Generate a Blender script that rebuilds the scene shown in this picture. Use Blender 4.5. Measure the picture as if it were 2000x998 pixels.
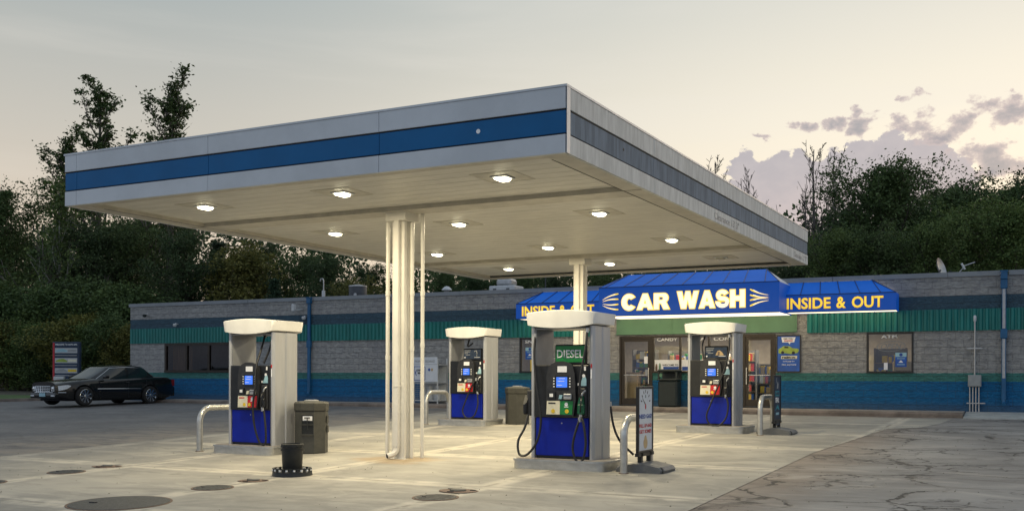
import bpy, bmesh, math, random
from mathutils import Vector, Matrix, noise
random.seed(7)
sc = bpy.context.scene
for o in list(bpy.data.objects): bpy.data.objects.remove(o)
COL = sc.collection
R = math.radians
# ---------------------------------------------------------------- camera
YAW, ROLL, FPX = .4813, .0034, 2030.05
cd = bpy.data.cameras.new('camera'); cam = bpy.data.objects.new('camera', cd); COL.objects.link(cam)
cd.sensor_fit = 'HORIZONTAL'; cd.sensor_width = 36; cd.lens = FPX/2000*36
cd.shift_y = (738.88-499)/2000; cd.clip_start = .1; cd.clip_end = 2000
cam.matrix_world = Matrix.Translation((0,0,1.5)) @ Matrix.Rotation(YAW,4,'Z') @ Matrix.Rotation(R(90),4,'X') @ Matrix.Rotation(ROLL,4,'Z')
sc.camera = cam
# ---------------------------------------------------------------- view
sc.view_settings.view_transform = 'Standard'; sc.view_settings.look = 'None'
sc.view_settings.exposure = 0.0; sc.view_settings.gamma = 1.0
sc.render.engine = 'CYCLES'
sc.cycles.max_bounces = 8; sc.cycles.transparent_max_bounces = 12
sc.cycles.caustics_reflective = False; sc.cycles.caustics_refractive = False
sc.cycles.sample_clamp_indirect = 4
# ---------------------------------------------------------------- sky (dusk, thin veil of cloud, purple cumulus low at the right)
W = bpy.data.worlds.new('World'); sc.world = W; W.use_nodes = True
nt = W.node_tree; nt.nodes.clear()
class NG:
    def __init__(s, nt): s.nt = nt
    def n(s, t, **k):
        nd = s.nt.nodes.new(t)
        for a, b in k.items():
            if a == 'inp':
                for i, v in b.items():
                    if hasattr(v, 'links') or isinstance(v, bpy.types.NodeSocket): s.nt.links.new(v, nd.inputs[i])
                    else: nd.inputs[i].default_value = v
            else: setattr(nd, a, b)
        return nd
    def m(s, op, a, b=None, c=None, clamp=False):
        d = {0: a}
        if b is not None: d[1] = b
        if c is not None: d[2] = c
        nd = s.n('ShaderNodeMath', operation=op, inp=d); nd.use_clamp = clamp
        return nd.outputs[0]
    def ss(s, x, a, b):   # smoothstep a..b
        nd = s.n('ShaderNodeMapRange', interpolation_type='SMOOTHSTEP', inp={0: x, 1: a, 2: b, 3: 0., 4: 1.})
        return nd.outputs[0]
    def mix(s, f, a, b, mode='MIX'):
        nd = s.n('ShaderNodeMix', data_type='RGBA', blend_type=mode)
        for i, v in ((0, f), (6, a), (7, b)):
            if isinstance(v, bpy.types.NodeSocket): s.nt.links.new(v, nd.inputs[i])
            else: nd.inputs[i].default_value = v
        return nd.outputs[2]
    def noise(s, vec, scale, detail=3, rough=.5, dist=0., dim='3D'):
        nd = s.n('ShaderNodeTexNoise', noise_dimensions=dim)
        if vec is not None: s.nt.links.new(vec, nd.inputs['Vector'])
        nd.inputs['Scale'].default_value = scale; nd.inputs['Detail'].default_value = detail
        nd.inputs['Roughness'].default_value = rough; nd.inputs['Distortion'].default_value = dist
        return nd.outputs['Fac']
    def ramp(s, f, stops):
        nd = s.n('ShaderNodeValToRGB'); s.nt.links.new(f, nd.inputs[0])
        e = nd.color_ramp.elements
        while len(e) < len(stops): e.new(.5)
        for i, (p, c) in enumerate(stops): e[i].position = p; e[i].color = c if len(c) == 4 else (*c, 1)
        return nd.outputs[0]
g = NG(nt)
tc = g.n('ShaderNodeTexCoord'); sep = g.n('ShaderNodeSeparateXYZ', inp={0: tc.outputs['Generated']})
X, Y, Z = sep.outputs
hor = g.m('SQRT', g.m('ADD', g.m('MULTIPLY', X, X), g.m('MULTIPLY', Y, Y)))
el = g.m('DIVIDE', Z, g.m('MAXIMUM', hor, .02))
az = g.m('ARCTAN2', X, Y)
warm = g.ss(g.m('ADD', g.m('MULTIPLY', X, .45), g.m('MULTIPLY', Y, .89)), .25, .88)
c_l = g.ramp(el, [(0., (.72,.55,.44)), (.12, (.74,.60,.48)), (.22, (.60,.555,.49)), (.38, (.39,.44,.445)), (1., (.29,.36,.43))])
c_r = g.ramp(el, [(0., (1.02,.80,.64)), (.13, (1.10,.92,.70)), (.24, (.98,.89,.73)), (.40, (.72,.71,.645)), (1., (.42,.46,.50))])
c_b = g.ramp(el, [(0., (.35,.41,.52)), (.25, (.47,.56,.72)), (1., (.40,.47,.56))])
front = g.ss(Y, -.3, .55)
base = g.mix(front, c_b, g.mix(warm, c_l, c_r))
# wispy veil
cv = g.n('ShaderNodeCombineXYZ', inp={0: g.m('MULTIPLY', az, 3.), 1: g.m('MULTIPLY', el, 9.), 2: 0.})
rot = g.n('ShaderNodeMapping', inp={0: cv.outputs[0]}); rot.inputs['Rotation'].default_value = (0,0,R(-32)); rot.inputs['Scale'].default_value = (.5,1.4,1)
w1 = g.noise(rot.outputs[0], 1.1, 5, .55, .4)
base = g.mix(g.m('MULTIPLY', g.ss(w1, .45, .75), .28), base, (.86,.80,.72,1))
# cumulus
cv2 = g.n('ShaderNodeCombineXYZ', inp={0: g.m('MULTIPLY', az, 1.), 1: g.m('MULTIPLY', el, 1.35), 2: 3.3})
n_big = g.noise(cv2.outputs[0], 11., 6, .55, .2)
n_sml = g.noise(cv2.outputs[0], 27., 8, .62, .15)
PUFFS = [(-0.2139, 0.2387, 0.0071, 0.0032), (-0.2038, 0.2328, 0.0075, 0.006), (-0.1829, 0.2344, 0.01, 0.005), (-0.159, 0.2327, 0.0108, 0.0077), (-0.1547, 0.246, 0.0086, 0.0045), (-0.127, 0.2313, 0.0136, 0.0068), (-0.106, 0.2262, 0.0186, 0.0112), (-0.0834, 0.2253, 0.0182, 0.0111), (-0.0692, 0.2328, 0.012, 0.0079), (-0.0592, 0.2423, 0.0139, 0.0092), (-0.0395, 0.2428, 0.0213, 0.0069), (-0.0375, 0.2296, 0.0117, 0.0119), (-0.0936, 0.2163, 0.0102, 0.0076), (-0.2453, 0.2242, 0.0068, 0.0028), (-0.1144, 0.256, 0.0083, 0.0054), (-0.0511, 0.1994, 0.0255, 0.0079), (-0.0334, 0.1881, 0.0212, 0.013), (-0.0085, 0.235, 0.0226, 0.0085), (0.0011, 0.1871, 0.026, 0.0128)]
BANK = [(-0.2429, 0.1787, 0.0292, 0.0245), (-0.2634, 0.1865, 0.0137, 0.0211), (-0.2037, 0.1873, 0.022, 0.0185), (-0.2203, 0.1661, 0.0333, 0.0209), (-0.1805, 0.1735, 0.026, 0.0298), (-0.161, 0.1976, 0.0161, 0.0216), (-0.13, 0.1978, 0.0251, 0.0237), (-0.1059, 0.1849, 0.0267, 0.0246), (-0.0772, 0.1829, 0.0085, 0.0188), (-0.131, 0.1663, 0.06, 0.027), (-0.187, 0.1509, 0.0708, 0.0299)]
wn = g.n('ShaderNodeTexNoise', inp={'Vector': cv2.outputs[0], 'Scale': 30., 'Detail': 6, 'Roughness': .6})
ws = g.n('ShaderNodeSeparateXYZ', inp={0: wn.outputs['Color']})
azw = g.m('ADD', az, g.m('MULTIPLY', g.m('SUBTRACT', ws.outputs[0], .5), .045)); elw = g.m('ADD', el, g.m('MULTIPLY', g.m('SUBTRACT', ws.outputs[1], .5), .032))
def blobs(L, S_=1.2):
    acc = None
    for a0,e0,ra,re in L:
        da = g.m('DIVIDE', g.m('SUBTRACT', azw, a0), ra*S_); de = g.m('DIVIDE', g.m('SUBTRACT', elw, e0), re*S_)
        d = g.m('SUBTRACT', 1., g.m('ADD', g.m('MULTIPLY', da, da), g.m('MULTIPLY', de, de)))
        acc = d if acc is None else g.m('MAXIMUM', acc, d)
    return acc
n_puf = g.noise(cv2.outputs[0], 42., 9, .62, .1); n_soft = g.noise(cv2.outputs[0], 9., 4, .5)
vor = g.n('ShaderNodeTexVoronoi', feature='SMOOTH_F1', inp={0: cv2.outputs[0], 'Scale': 46., 'Smoothness': .6})
lump = g.m('SUBTRACT', .55, vor.outputs['Distance'])
fb = g.m('ADD', blobs(BANK, 1.3), g.m('ADD', g.m('MULTIPLY', g.m('SUBTRACT', n_puf, .5), 2.2), g.m('MULTIPLY', lump, .7)))
bank = g.ss(fb, .02, .22)
shade = g.m('ADD', g.m('MULTIPLY', g.ss(n_puf, .35, .65), .35), g.m('MULTIPLY', n_soft, .5))
bankcol = g.mix(g.ss(el, .10, .21), (.64,.49,.52,1), (.50,.45,.485,1))
bankcol = g.mix(shade, bankcol, (.37,.345,.41,1))
skyc = g.mix(g.m('MULTIPLY', bank, .93), base, bankcol)
fp = g.m('ADD', blobs(PUFFS, 1.45), g.m('ADD', g.m('MULTIPLY', g.m('SUBTRACT', n_puf, .53), 5.0), g.m('MULTIPLY', lump, .8)))
puff = g.ss(fp, .05, .75)
pc = g.mix(g.ss(fp, .2, 1.6), (.62,.50,.49,1), (.29,.28,.33,1))
skyc = g.mix(g.m('MULTIPLY', puff, .88), skyc, pc)
below = g.ss(Z, -.05, 0.)
skyc = g.mix(below, (.12,.12,.11,1), skyc)
sky = g.n('ShaderNodeTexSky'); sky.sky_type = 'NISHITA'; sky.sun_disc = False
sky.sun_elevation = R(1.5); sky.sun_rotation = R(20); sky.altitude = 300
bg1 = g.n('ShaderNodeBackground', inp={0: skyc, 1: .93}); bg2 = g.n('ShaderNodeBackground', inp={0: sky.outputs[0], 1: .05})
add = g.n('ShaderNodeAddShader', inp={0: bg1.outputs[0], 1: bg2.outputs[0]})
wo = g.n('ShaderNodeOutputWorld', inp={0: add.outputs[0]})
# faint afterglow from the bright side of the sky
sd = bpy.data.lights.new('sun', 'SUN'); sd.energy = .5; sd.angle = R(30); sd.color = (1,.82,.62)
so = bpy.data.objects.new('sun', sd); COL.objects.link(so)
so.rotation_euler = Vector((-.34,-.94,-.25)).to_track_quat('-Z','Y').to_euler()

# ---------------------------------------------------------------- materials
def new_mat(name):
    m = bpy.data.materials.new(name); m.use_nodes = True; m.node_tree.nodes.clear()
    g = NG(m.node_tree); b = g.n('ShaderNodeBsdfPrincipled'); o = g.n('ShaderNodeOutputMaterial', inp={0: b.outputs[0]})
    return m, g, b, o
def mat(name, c, rough=.5, metal=0., var=.12, scale=6., bump=0., bscale=30., emit=None, es=0., coat=0., spec=.5, stretch=(1,1,1)):
    m, g, b, o = new_mat(name)
    tc = g.n('ShaderNodeTexCoord'); mp = g.n('ShaderNodeMapping', inp={0: tc.outputs['Object']}); mp.inputs['Scale'].default_value = stretch
    v = mp.outputs[0]
    n = g.noise(v, scale, 5, .6)
    lo = tuple(x*(1-var) for x in c)+(1,); hi = tuple(min(1, x*(1+var)) for x in c)+(1,)
    colr = g.mix(g.ss(n, .3, .7), lo, hi)
    g.nt.links.new(colr, b.inputs['Base Color'])
    n2 = g.noise(v, scale*2.3, 4, .6)
    g.nt.links.new(g.m('ADD', rough-.06, g.m('MULTIPLY', n2, .12)), b.inputs['Roughness'])
    b.inputs['Metallic'].default_value = metal; b.inputs['Coat Weight'].default_value = coat
    b.inputs['Specular IOR Level'].default_value = spec
    if bump:
        nb = g.noise(v, bscale, 5, .65)
        bp = g.n('ShaderNodeBump', inp={'Strength': bump, 'Distance': .02, 'Height': nb}); g.nt.links.new(bp.outputs[0], b.inputs['Normal'])
    if emit is not None:
        b.inputs['Emission Color'].default_value = (*emit, 1); b.inputs['Emission Strength'].default_value = es
    return m
def glass_mat(name, tint=(.75,.8,.8), refl=.12, extra=None):
    m = bpy.data.materials.new(name); m.use_nodes = True; m.node_tree.nodes.clear(); g = NG(m.node_tree)
    t = g.n('ShaderNodeBsdfTransparent', inp={0: (*tint,1)})
    gl = g.n('ShaderNodeBsdfGlossy', inp={0: (.9,.95,1,1), 1: .03})
    lw = g.n('ShaderNodeLayerWeight', inp={0: .35})
    tc = g.n('ShaderNodeTexCoord'); nn = g.noise(tc.outputs['Object'], 1.3, 3)
    f = g.m('ADD', refl*.7, g.m('ADD', g.m('MULTIPLY', lw.outputs['Fresnel'], .5), g.m('MULTIPLY', nn, refl*.6)))
    mx = g.n('ShaderNodeMixShader', inp={0: f, 1: t.outputs[0], 2: gl.outputs[0]})
    g.n('ShaderNodeOutputMaterial', inp={0: mx.outputs[0]})
    return m
M = {}
M['white_panel'] = mat('white_panel', (.54,.57,.605), .42, var=.07, scale=1.2, bump=.22, bscale=1.1)
M['blue_stripe'] = mat('blue_stripe', (.0,.105,.285), .5, spec=.3, var=.06, scale=2)
M['faded_stripe'] = mat('faded_stripe', (.185,.225,.275), .85, spec=.12, var=.2, scale=3, stretch=(3,3,.4))
M['weathered_panel'] = mat('weathered_panel', (.58,.60,.59), .75, spec=.25, var=.14, scale=5, bump=.1, bscale=25, stretch=(2,2,.35))
M['black_gap'] = mat('black_gap', (.01,.012,.02), .7)
M['deck'] = mat('deck', (.60,.59,.55), .45, var=.07, scale=2.2, stretch=(1,2.5,1), bump=.05, bscale=8)
M['deck_trim'] = mat('deck_trim', (.47,.45,.40), .5, var=.1, scale=4)
M['cream_paint'] = mat('cream_paint', (.72,.70,.64), .4, var=.05, scale=3)
M['pump_white'] = mat('pump_white', (.76,.755,.73), .35, var=.05, scale=3)
M['silver'] = mat('silver', (.46,.47,.49), .38, metal=.35, var=.06, scale=4, stretch=(3,3,.3))
M['silver_dark'] = mat('silver_dark', (.30,.31,.33), .4, metal=.4, var=.08, scale=4)
M['steel'] = mat('steel', (.50,.50,.48), .34, metal=.75, var=.14, scale=5, stretch=(1,1,2))
M['galv'] = mat('galv', (.42,.43,.44), .42, metal=.6, var=.12, scale=9)
M['pump_black'] = mat('pump_black', (.010,.011,.013), .38, var=.25, scale=8)
M['pump_black2'] = mat('pump_black2', (.022,.023,.026), .5, var=.2, scale=14)
M['pump_blue'] = mat('pump_blue', (.0,.013,.30), .45, var=.12, scale=2.5, spec=.3)
M['rubber'] = mat('rubber', (.012,.012,.013), .45, var=.3, scale=20)
M['screen'] = mat('screen', (.02,.06,.3), .2, var=.3, scale=9, emit=(.06,.20,.85), es=1.0)
M['screen_dim'] = mat('screen_dim', (.02,.03,.05), .15, var=.4, scale=12, emit=(.03,.04,.05), es=.3)
M['paper'] = mat('paper', (.82,.83,.86), .6, var=.05, scale=30)
M['cream_sticker'] = mat('cream_sticker', (.72,.68,.52), .45, var=.06, scale=20)
M['red'] = mat('red', (.55,.02,.025), .4, var=.12, scale=12)
M['green'] = mat('green', (.01,.20,.045), .4, var=.12, scale=8)
M['green_nozzle'] = mat('green_nozzle', (.006,.09,.04), .4, var=.2)
M['yellow'] = mat('yellow', (.75,.52,.03), .4, var=.1, scale=20)
M['light_blue'] = mat('light_blue', (.30,.50,.58), .5, var=.1)
M['white_mark'] = mat('white_mark', (.85,.86,.86), .45, var=.03)
M['grey_mark'] = mat('grey_mark', (.30,.31,.32), .5, var=.1)
M['olive_bin'] = mat('olive_bin', (.050,.050,.043), .6, var=.14, scale=9, bump=.25, bscale=60)
M['dark_bin'] = mat('dark_bin', (.012,.020,.020), .5, var=.2, bump=.1, bscale=50)
M['black_plastic'] = mat('black_plastic', (.010,.012,.012), .5, var=.25, bump=.1, bscale=40)
M['grey_plastic'] = mat('grey_plastic', (.12,.125,.13), .55, var=.14, scale=12, bump=.1, bscale=60)
M['bronze_frame'] = mat('bronze_frame', (.035,.027,.02), .4, metal=.3, var=.15)
M['black_frame'] = mat('black_frame', (.012,.012,.013), .4, var=.15)
M['blue_pipe'] = mat('blue_pipe', (.012,.10,.23), .5, var=.22, scale=4, stretch=(2,2,.5))
M['awn_blue'] = mat('awn_blue', (.001,.055,.28), .5, var=.04, scale=2, emit=(.0,.058,.36), es=.5)
M['awn_top'] = mat('awn_top', (.008,.12,.50), .6, var=.08, scale=1.5, emit=(.002,.08,.45), es=.35, spec=.25)
M['awn_seam'] = mat('awn_seam', (.004,.03,.14), .5)
M['awn_white'] = mat('awn_white', (.6,.62,.66), .5)
M['lit_soffit'] = mat('lit_soffit', (.9,.88,.8), .5, var=.05, scale=1.5, emit=(1,.80,.52), es=1.9)
M['letter_cream'] = mat('letter_cream', (.9,.8,.6), .4, var=.03, emit=(1,.84,.60), es=.95)
M['letter_yellow'] = mat('letter_yellow', (.9,.65,.05), .4, var=.03, emit=(1,.66,.06), es=.75)
M['letter_orange'] = mat('letter_orange', (.8,.35,.02), .4, var=.03, emit=(.85,.38,.02), es=.5)
M['green_panel'] = mat('green_panel', (.10,.22,.13), .5, var=.08, scale=2)
M['teal_corrugated'] = mat('teal_corrugated', (.008,.17,.155), .45, var=.16, scale=3, stretch=(2,2,.4))
M['cap_metal'] = mat('cap_metal', (.23,.25,.27), .5, var=.08, scale=1.5)
M['roof'] = mat('roof', (.10,.10,.10), .9, var=.2, scale=2)
M['white_metal'] = mat('white_metal', (.55,.57,.58), .45, var=.1, scale=8)
M['hvac'] = mat('hvac', (.05,.055,.065), .6, var=.2)
M['neon_off'] = mat('neon_off', (.30,.34,.35), .35, var=.1)
M['poster_blue'] = mat('poster_blue', (.01,.09,.42), .4, var=.3, scale=3)
M['poster_dark'] = mat('poster_dark', (.012,.03,.07), .5, var=.3, scale=4)
M['poster_green'] = mat('poster_green', (.30,.40,.06), .4, var=.2, scale=6)
M['teal_print'] = mat('teal_print', (.03,.26,.32), .5, var=.2, scale=12)
M['sign_white'] = mat('sign_white', (.62,.66,.72), .4, var=.05, scale=4)
M['sign_navy'] = mat('sign_navy', (.01,.06,.30), .5, var=.1)
M['sign_red'] = mat('sign_red', (.48,.02,.03), .5, var=.1)
M['tan'] = mat('tan', (.50,.36,.19), .5, var=.1)
M['inner_wall'] = mat('inner_wall', (.42,.38,.32), .7, var=.1)
M['inner_floor'] = mat('inner_floor', (.25,.22,.18), .5, var=.15)
M['wood'] = mat('wood', (.30,.19,.09), .5, var=.2, scale=4, stretch=(1,1,6))
M['curtain'] = mat('curtain', (.55,.36,.17), .8, var=.4, scale=14, stretch=(3,1,.1))
M['box_grey'] = mat('box_grey', (.27,.29,.30), .5, var=.1)
M['lens'] = mat('lens', (.9,.9,.85), .3, var=.02, emit=(1,.92,.62), es=9)
M['lens_off'] = mat('lens_off', (.5,.48,.42), .2, var=.1)
M['car_paint'] = mat('car_paint', (.006,.007,.008), .18, var=.1, scale=2, coat=.35, spec=.35)
M['car_glass'] = mat('car_glass', (.012,.02,.022), .06, var=.1, scale=2, spec=.8)
M['chrome'] = mat('chrome', (.62,.64,.66), .16, metal=1., var=.05)
M['tyre'] = mat('tyre', (.012,.012,.012), .8, var=.2, bump=.2)
M['headlight'] = mat('headlight', (.62,.66,.70), .15, var=.15, scale=25, coat=.6)
M['amber'] = mat('amber', (.5,.18,.02), .3)
M['tail_red'] = mat('tail_red', (.18,.01,.01), .2)
M['iron'] = mat('iron', (.07,.072,.072), .7, metal=.3, var=.25, scale=25, bump=.4, bscale=80)
M['rust'] = mat('rust', (.17,.115,.085), .8, var=.3, scale=30, bump=.5, bscale=80)
M['store_glass'] = glass_mat('store_glass', (.78,.80,.78), .08)
M['dark_glass'] = glass_mat('dark_glass', (.30,.27,.24), .02)
M['birch_bark'] = mat('birch_bark', (.32,.31,.28), .8, var=.35, scale=6, stretch=(1,1,4))
M['bark'] = mat('bark', (.055,.045,.035), .9, var=.3, scale=8, stretch=(2,2,.4), bump=.5)
M['grey_bark'] = mat('grey_bark', (.13,.115,.10), .9, var=.3, scale=8, stretch=(2,2,.4))

def leaf_mat(name, c1, c2):
    m, g, b, o = new_mat(name)
    oi = g.n('ShaderNodeObjectInfo'); geo = g.n('ShaderNodeNewGeometry'); tc = g.n('ShaderNodeTexCoord')
    n = g.noise(tc.outputs['Object'], .55, 3); 
    f = g.m('ADD', g.m('MULTIPLY', geo.outputs['Random Per Island'], .55), g.m('MULTIPLY', n, .6))
    col = g.mix(g.ss(f, .25, .85), (*c1,1), (*c2,1))
    col = g.mix(g.m('MULTIPLY', oi.outputs['Random'], .3), col, (.06,.06,.03,1))
    g.nt.links.new(col, b.inputs['Base Color']); b.inputs['Roughness'].default_value = .65
    b.inputs['Specular IOR Level'].default_value = .25
    tr = g.n('ShaderNodeBsdfTranslucent', inp={0: col}); mx = g.n('ShaderNodeMixShader', inp={0: .2, 1: b.outputs[0], 2: tr.outputs[0]})
    g.nt.links.new(mx.outputs[0], o.inputs[0])
    return m
M['leaf'] = leaf_mat('leaf', (.035,.072,.024), (.115,.18,.06))
M['leaf_light'] = leaf_mat('leaf_light', (.05,.10,.028), (.16,.22,.065))
M['leaf_autumn'] = leaf_mat('leaf_autumn', (.07,.085,.02), (.21,.20,.05))
M['leaf_dark'] = leaf_mat('leaf_dark', (.024,.052,.022), (.075,.12,.045))
M['needle'] = leaf_mat('needle', (.016,.042,.024), (.045,.085,.045))

# ground-type materials
def concrete_mat():
    m, g, b, o = new_mat('concrete_apron')
    tc = g.n('ShaderNodeTexCoord'); P = tc.outputs['Object']
    sp = g.n('ShaderNodeSeparateXYZ', inp={0: P}); x, y = sp.outputs[0], sp.outputs[1]
    n1 = g.noise(P, .35, 5, .6, .3); n2 = g.noise(P, 2.2, 6, .65); n3 = g.noise(P, 45, 4, .7)
    col = g.mix(g.ss(n1, .35, .68), (.225,.22,.20,1), (.36,.345,.305,1))
    col = g.mix(g.m('MULTIPLY', g.ss(n2, .35, .75), .5), col, (.43,.41,.36,1))
    # sweep marks
    mp = g.n('ShaderNodeMapping', inp={0: P}); mp.inputs['Scale'].default_value = (.6,1.3,1); mp.inputs['Rotation'].default_value = (0,0,R(8))
    n4 = g.noise(mp.outputs[0], 1.3, 8, .68, .9)
    col = g.mix(g.m('MULTIPLY', g.ss(n4, .46, .66), .5), col, (.17,.165,.148,1))
    mp2 = g.n('ShaderNodeMapping', inp={0: P}); mp2.inputs['Scale'].default_value = (.35,.9,1); mp2.inputs['Rotation'].default_value = (0,0,R(-14)); mp2.inputs['Location'].default_value = (4,7,0)
    n5 = g.noise(mp2.outputs[0], 1.3, 7, .72, 1.)
    col = g.mix(g.m('MULTIPLY', g.ss(n5, .50, .66), .45), col, (.50,.47,.40,1))
    # drips and oil
    vo = g.n('ShaderNodeTexVoronoi', inp={0: P, 'Scale': 1.1}); spot = g.m('SUBTRACT', 1., g.ss(g.m('ADD', vo.outputs['Distance'], g.m('MULTIPLY', g.m('SUBTRACT', n2, .5), .35)), .06, .20))
    col = g.mix(g.m('MULTIPLY', spot, g.ss(n2, .45, .7)), col, (.14,.13,.12,1))
    col = g.mix(g.m('MULTIPLY', n3, .22), col, (.16,.155,.14,1))
    # control joints
    def joints(c, per, off, w):
        fr = g.m('FRACT', g.m('DIVIDE', g.m('ADD', c, off), per))
        d = g.m('MULTIPLY', g.m('ABSOLUTE', g.m('SUBTRACT', fr, .5)), per)
        return g.m('SUBTRACT', 1., g.ss(d, w, w*2.4))
    wob = g.m('MULTIPLY', g.m('SUBTRACT', g.noise(P, .8, 3), .5), .06)
    xw = g.m('ADD', x, wob); yw = g.m('ADD', y, wob)
    # joints at x = -13.2 + k*3.25, y = 12.05 + k*3.5
    jx = joints(xw, 3.25, 13.2+3.25/2, .022); jy = joints(yw, 3.5, -12.05+3.5/2, .022)
    j = g.m('MAXIMUM', jx, jy)
    halo = g.m('MAXIMUM', joints(xw, 3.25, 13.2+3.25/2, .10), joints(yw, 3.5, -12.05+3.5/2, .12))
    col = g.mix(g.m('MULTIPLY', halo, g.m('MULTIPLY', g.ss(n2,.3,.6), .75)), col, (.56,.52,.44,1))
    col = g.mix(g.m('MULTIPLY', j, g.m('MULTIPLY', g.ss(n5,.42,.6), .6)), col, (.12,.11,.09,1))
    # rust wash round the near canopy column
    dx = g.m('ADD', x, 9.75); dy = g.m('SUBTRACT', y, 14.55)
    rr = g.m('SQRT', g.m('ADD', g.m('MULTIPLY', dx, g.m('MULTIPLY', dx, .45)), g.m('MULTIPLY', dy, dy)))
    rr = g.m('ADD', rr, g.m('MULTIPLY', g.m('SUBTRACT', n2, .5), 1.1))
    col = g.mix(g.m('MULTIPLY', g.m('SUBTRACT', 1., g.ss(rr, .25, .75)), .6), col, (.33,.22,.10,1))
    # fade to dirtier towards the left edge and brown stains
    le = g.m('SUBTRACT', 1., g.ss(g.m('ADD', x, g.m('MULTIPLY', g.m('SUBTRACT', n1,.5), 4.)), -18.5, -14.2))
    col = g.mix(g.m('MULTIPLY', le, .85), col, (.145,.14,.13,1))
    g.nt.links.new(col, b.inputs['Base Color']); b.inputs['Roughness'].default_value = .75
    g.nt.links.new(g.m('ADD', .62, g.m('MULTIPLY', n2, .25)), b.inputs['Roughness'])
    hgt = g.m('SUBTRACT', g.m('ADD', g.m('MULTIPLY', n3, .3), g.m('MULTIPLY', n2, .5)), g.m('MULTIPLY', j, 1.2))
    bp = g.n('ShaderNodeBump', inp={'Strength': .5, 'Distance': .012, 'Height': hgt}); g.nt.links.new(bp.outputs[0], b.inputs['Normal'])
    return m
M['concrete'] = concrete_mat()
def asphalt_mat():
    m, g, b, o = new_mat('asphalt_lot')
    tc = g.n('ShaderNodeTexCoord'); P = tc.outputs['Object']
    sp = g.n('ShaderNodeSeparateXYZ', inp={0: P}); x, y = sp.outputs[0], sp.outputs[1]
    n1 = g.noise(P, .5, 5, .6, .4); n2 = g.noise(P, 3., 6, .7); n3 = g.noise(P, 70, 3, .7)
    right = g.ss(x, -8., -5.)
    dark = g.mix(g.ss(n1, .35, .7), (.13,.13,.13,1), (.195,.188,.18,1))
    light = g.mix(g.ss(n1, .35, .7), (.225,.218,.21,1), (.345,.335,.32,1))
    col = g.mix(right, dark, light)
    col = g.mix(g.m('MULTIPLY', g.ss(n2, .5, .75), .5), col, (.32,.305,.28,1))
    edge = g.m('SUBTRACT', 1., g.ss(g.m('ADD', x, g.m('MULTIPLY', g.m('SUBTRACT', n2,.5), 1.6)), -3.55, -2.2))
    col = g.mix(g.m('MULTIPLY', g.m('MULTIPLY', edge, right), .55), col, (.24,.175,.125,1))
    col = g.mix(g.m('MULTIPLY', n3, .35), col, (.10,.097,.092,1))
    # cracks
    wv = g.n('ShaderNodeTexNoise', inp={'Vector': P, 'Scale': .9, 'Detail': 7, 'Roughness': .64})
    vm = g.n('ShaderNodeVectorMath', operation='MULTIPLY_ADD', inp={0: wv.outputs['Color'], 1: (1.3,1.3,0), 2: P})
    vo = g.n('ShaderNodeTexVoronoi', feature='DISTANCE_TO_EDGE', inp={0: vm.outputs[0], 'Scale': .52})
    vo2 = g.n('ShaderNodeTexVoronoi', feature='DISTANCE_TO_EDGE', inp={0: vm.outputs[0], 'Scale': 1.7})
    lwid = g.m('MULTIPLY', g.ss(g.noise(P, .7, 3), .35, .7), .012)
    c1 = g.m('SUBTRACT', 1., g.ss(vo.outputs[0], lwid, g.m('ADD', lwid, .016)))
    msk = g.ss(g.noise(P, .55, 4, .6), .50, .60)
    c2 = g.m('MULTIPLY', g.m('SUBTRACT', 1., g.ss(vo2.outputs[0], .012, .045)), msk)
    c1 = g.m('MULTIPLY', c1, g.m('ADD', .2, g.m('MULTIPLY', g.ss(g.noise(P, .8, 4), .44, .54), .8)))
    cr = g.m('MAXIMUM', c1, g.m('MULTIPLY', c2, .9))
    cr = g.m('MULTIPLY', cr, g.m('ADD', .25, g.m('MULTIPLY', right, .75)))
    col = g.mix(g.m('MULTIPLY', cr, .97), col, (.02,.018,.016,1))
    mp3 = g.n('ShaderNodeMapping', inp={0: P}); mp3.inputs['Scale'].default_value = (.5,1.6,1); mp3.inputs['Rotation'].default_value = (0,0,R(-10))
    n6 = g.noise(mp3.outputs[0], 1.1, 8, .72, 1.2)
    col = g.mix(g.m('MULTIPLY', g.m('MULTIPLY', g.ss(n6, .52, .66), right), .55), col, (.42,.39,.35,1))
    col = g.mix(g.m('MULTIPLY', g.m('SUBTRACT', 1., g.ss(n6, .36, .48)), .45), col, (.10,.085,.072,1))
    lx = g.m('SUBTRACT', 1., g.ss(g.m('ABSOLUTE', g.m('ADD', x, g.m('ADD', 17.8, g.m('MULTIPLY', g.m('SUBTRACT', n1, .5), 3.)))), .3, 3.2))
    col = g.mix(g.m('MULTIPLY', lx, g.m('MULTIPLY', g.ss(n6, .40, .60), .75)), col, (.27,.235,.19,1))
    halo = g.m('MULTIPLY', g.m('SUBTRACT', 1., g.ss(vo.outputs[0], .01, .16)), right)
    col = g.mix(g.m('MULTIPLY', halo, g.m('MULTIPLY', n2, .35)), col, (.12,.11,.10,1))
    g.nt.links.new(col, b.inputs['Base Color']); b.inputs['Roughness'].default_value = .8
    hgt = g.m('SUBTRACT', g.m('ADD', g.m('MULTIPLY', n3, .5), g.m('MULTIPLY', n2, .5)), g.m('MULTIPLY', cr, 2.))
    bp = g.n('ShaderNodeBump', inp={'Strength': .7, 'Distance': .015, 'Height': hgt}); g.nt.links.new(bp.outputs[0], b.inputs['Normal'])
    return m
M['asphalt'] = asphalt_mat()
M['kerb'] = mat('kerb', (.19,.155,.13), .85, var=.3, scale=2.5, bump=.5, bscale=18)
M['walk'] = mat('walk', (.30,.27,.235), .85, var=.22, scale=1.6, bump=.4, bscale=25)
M['pale_concrete'] = mat('pale_concrete', (.36,.38,.37), .85, var=.15, scale=3, bump=.3)
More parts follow.
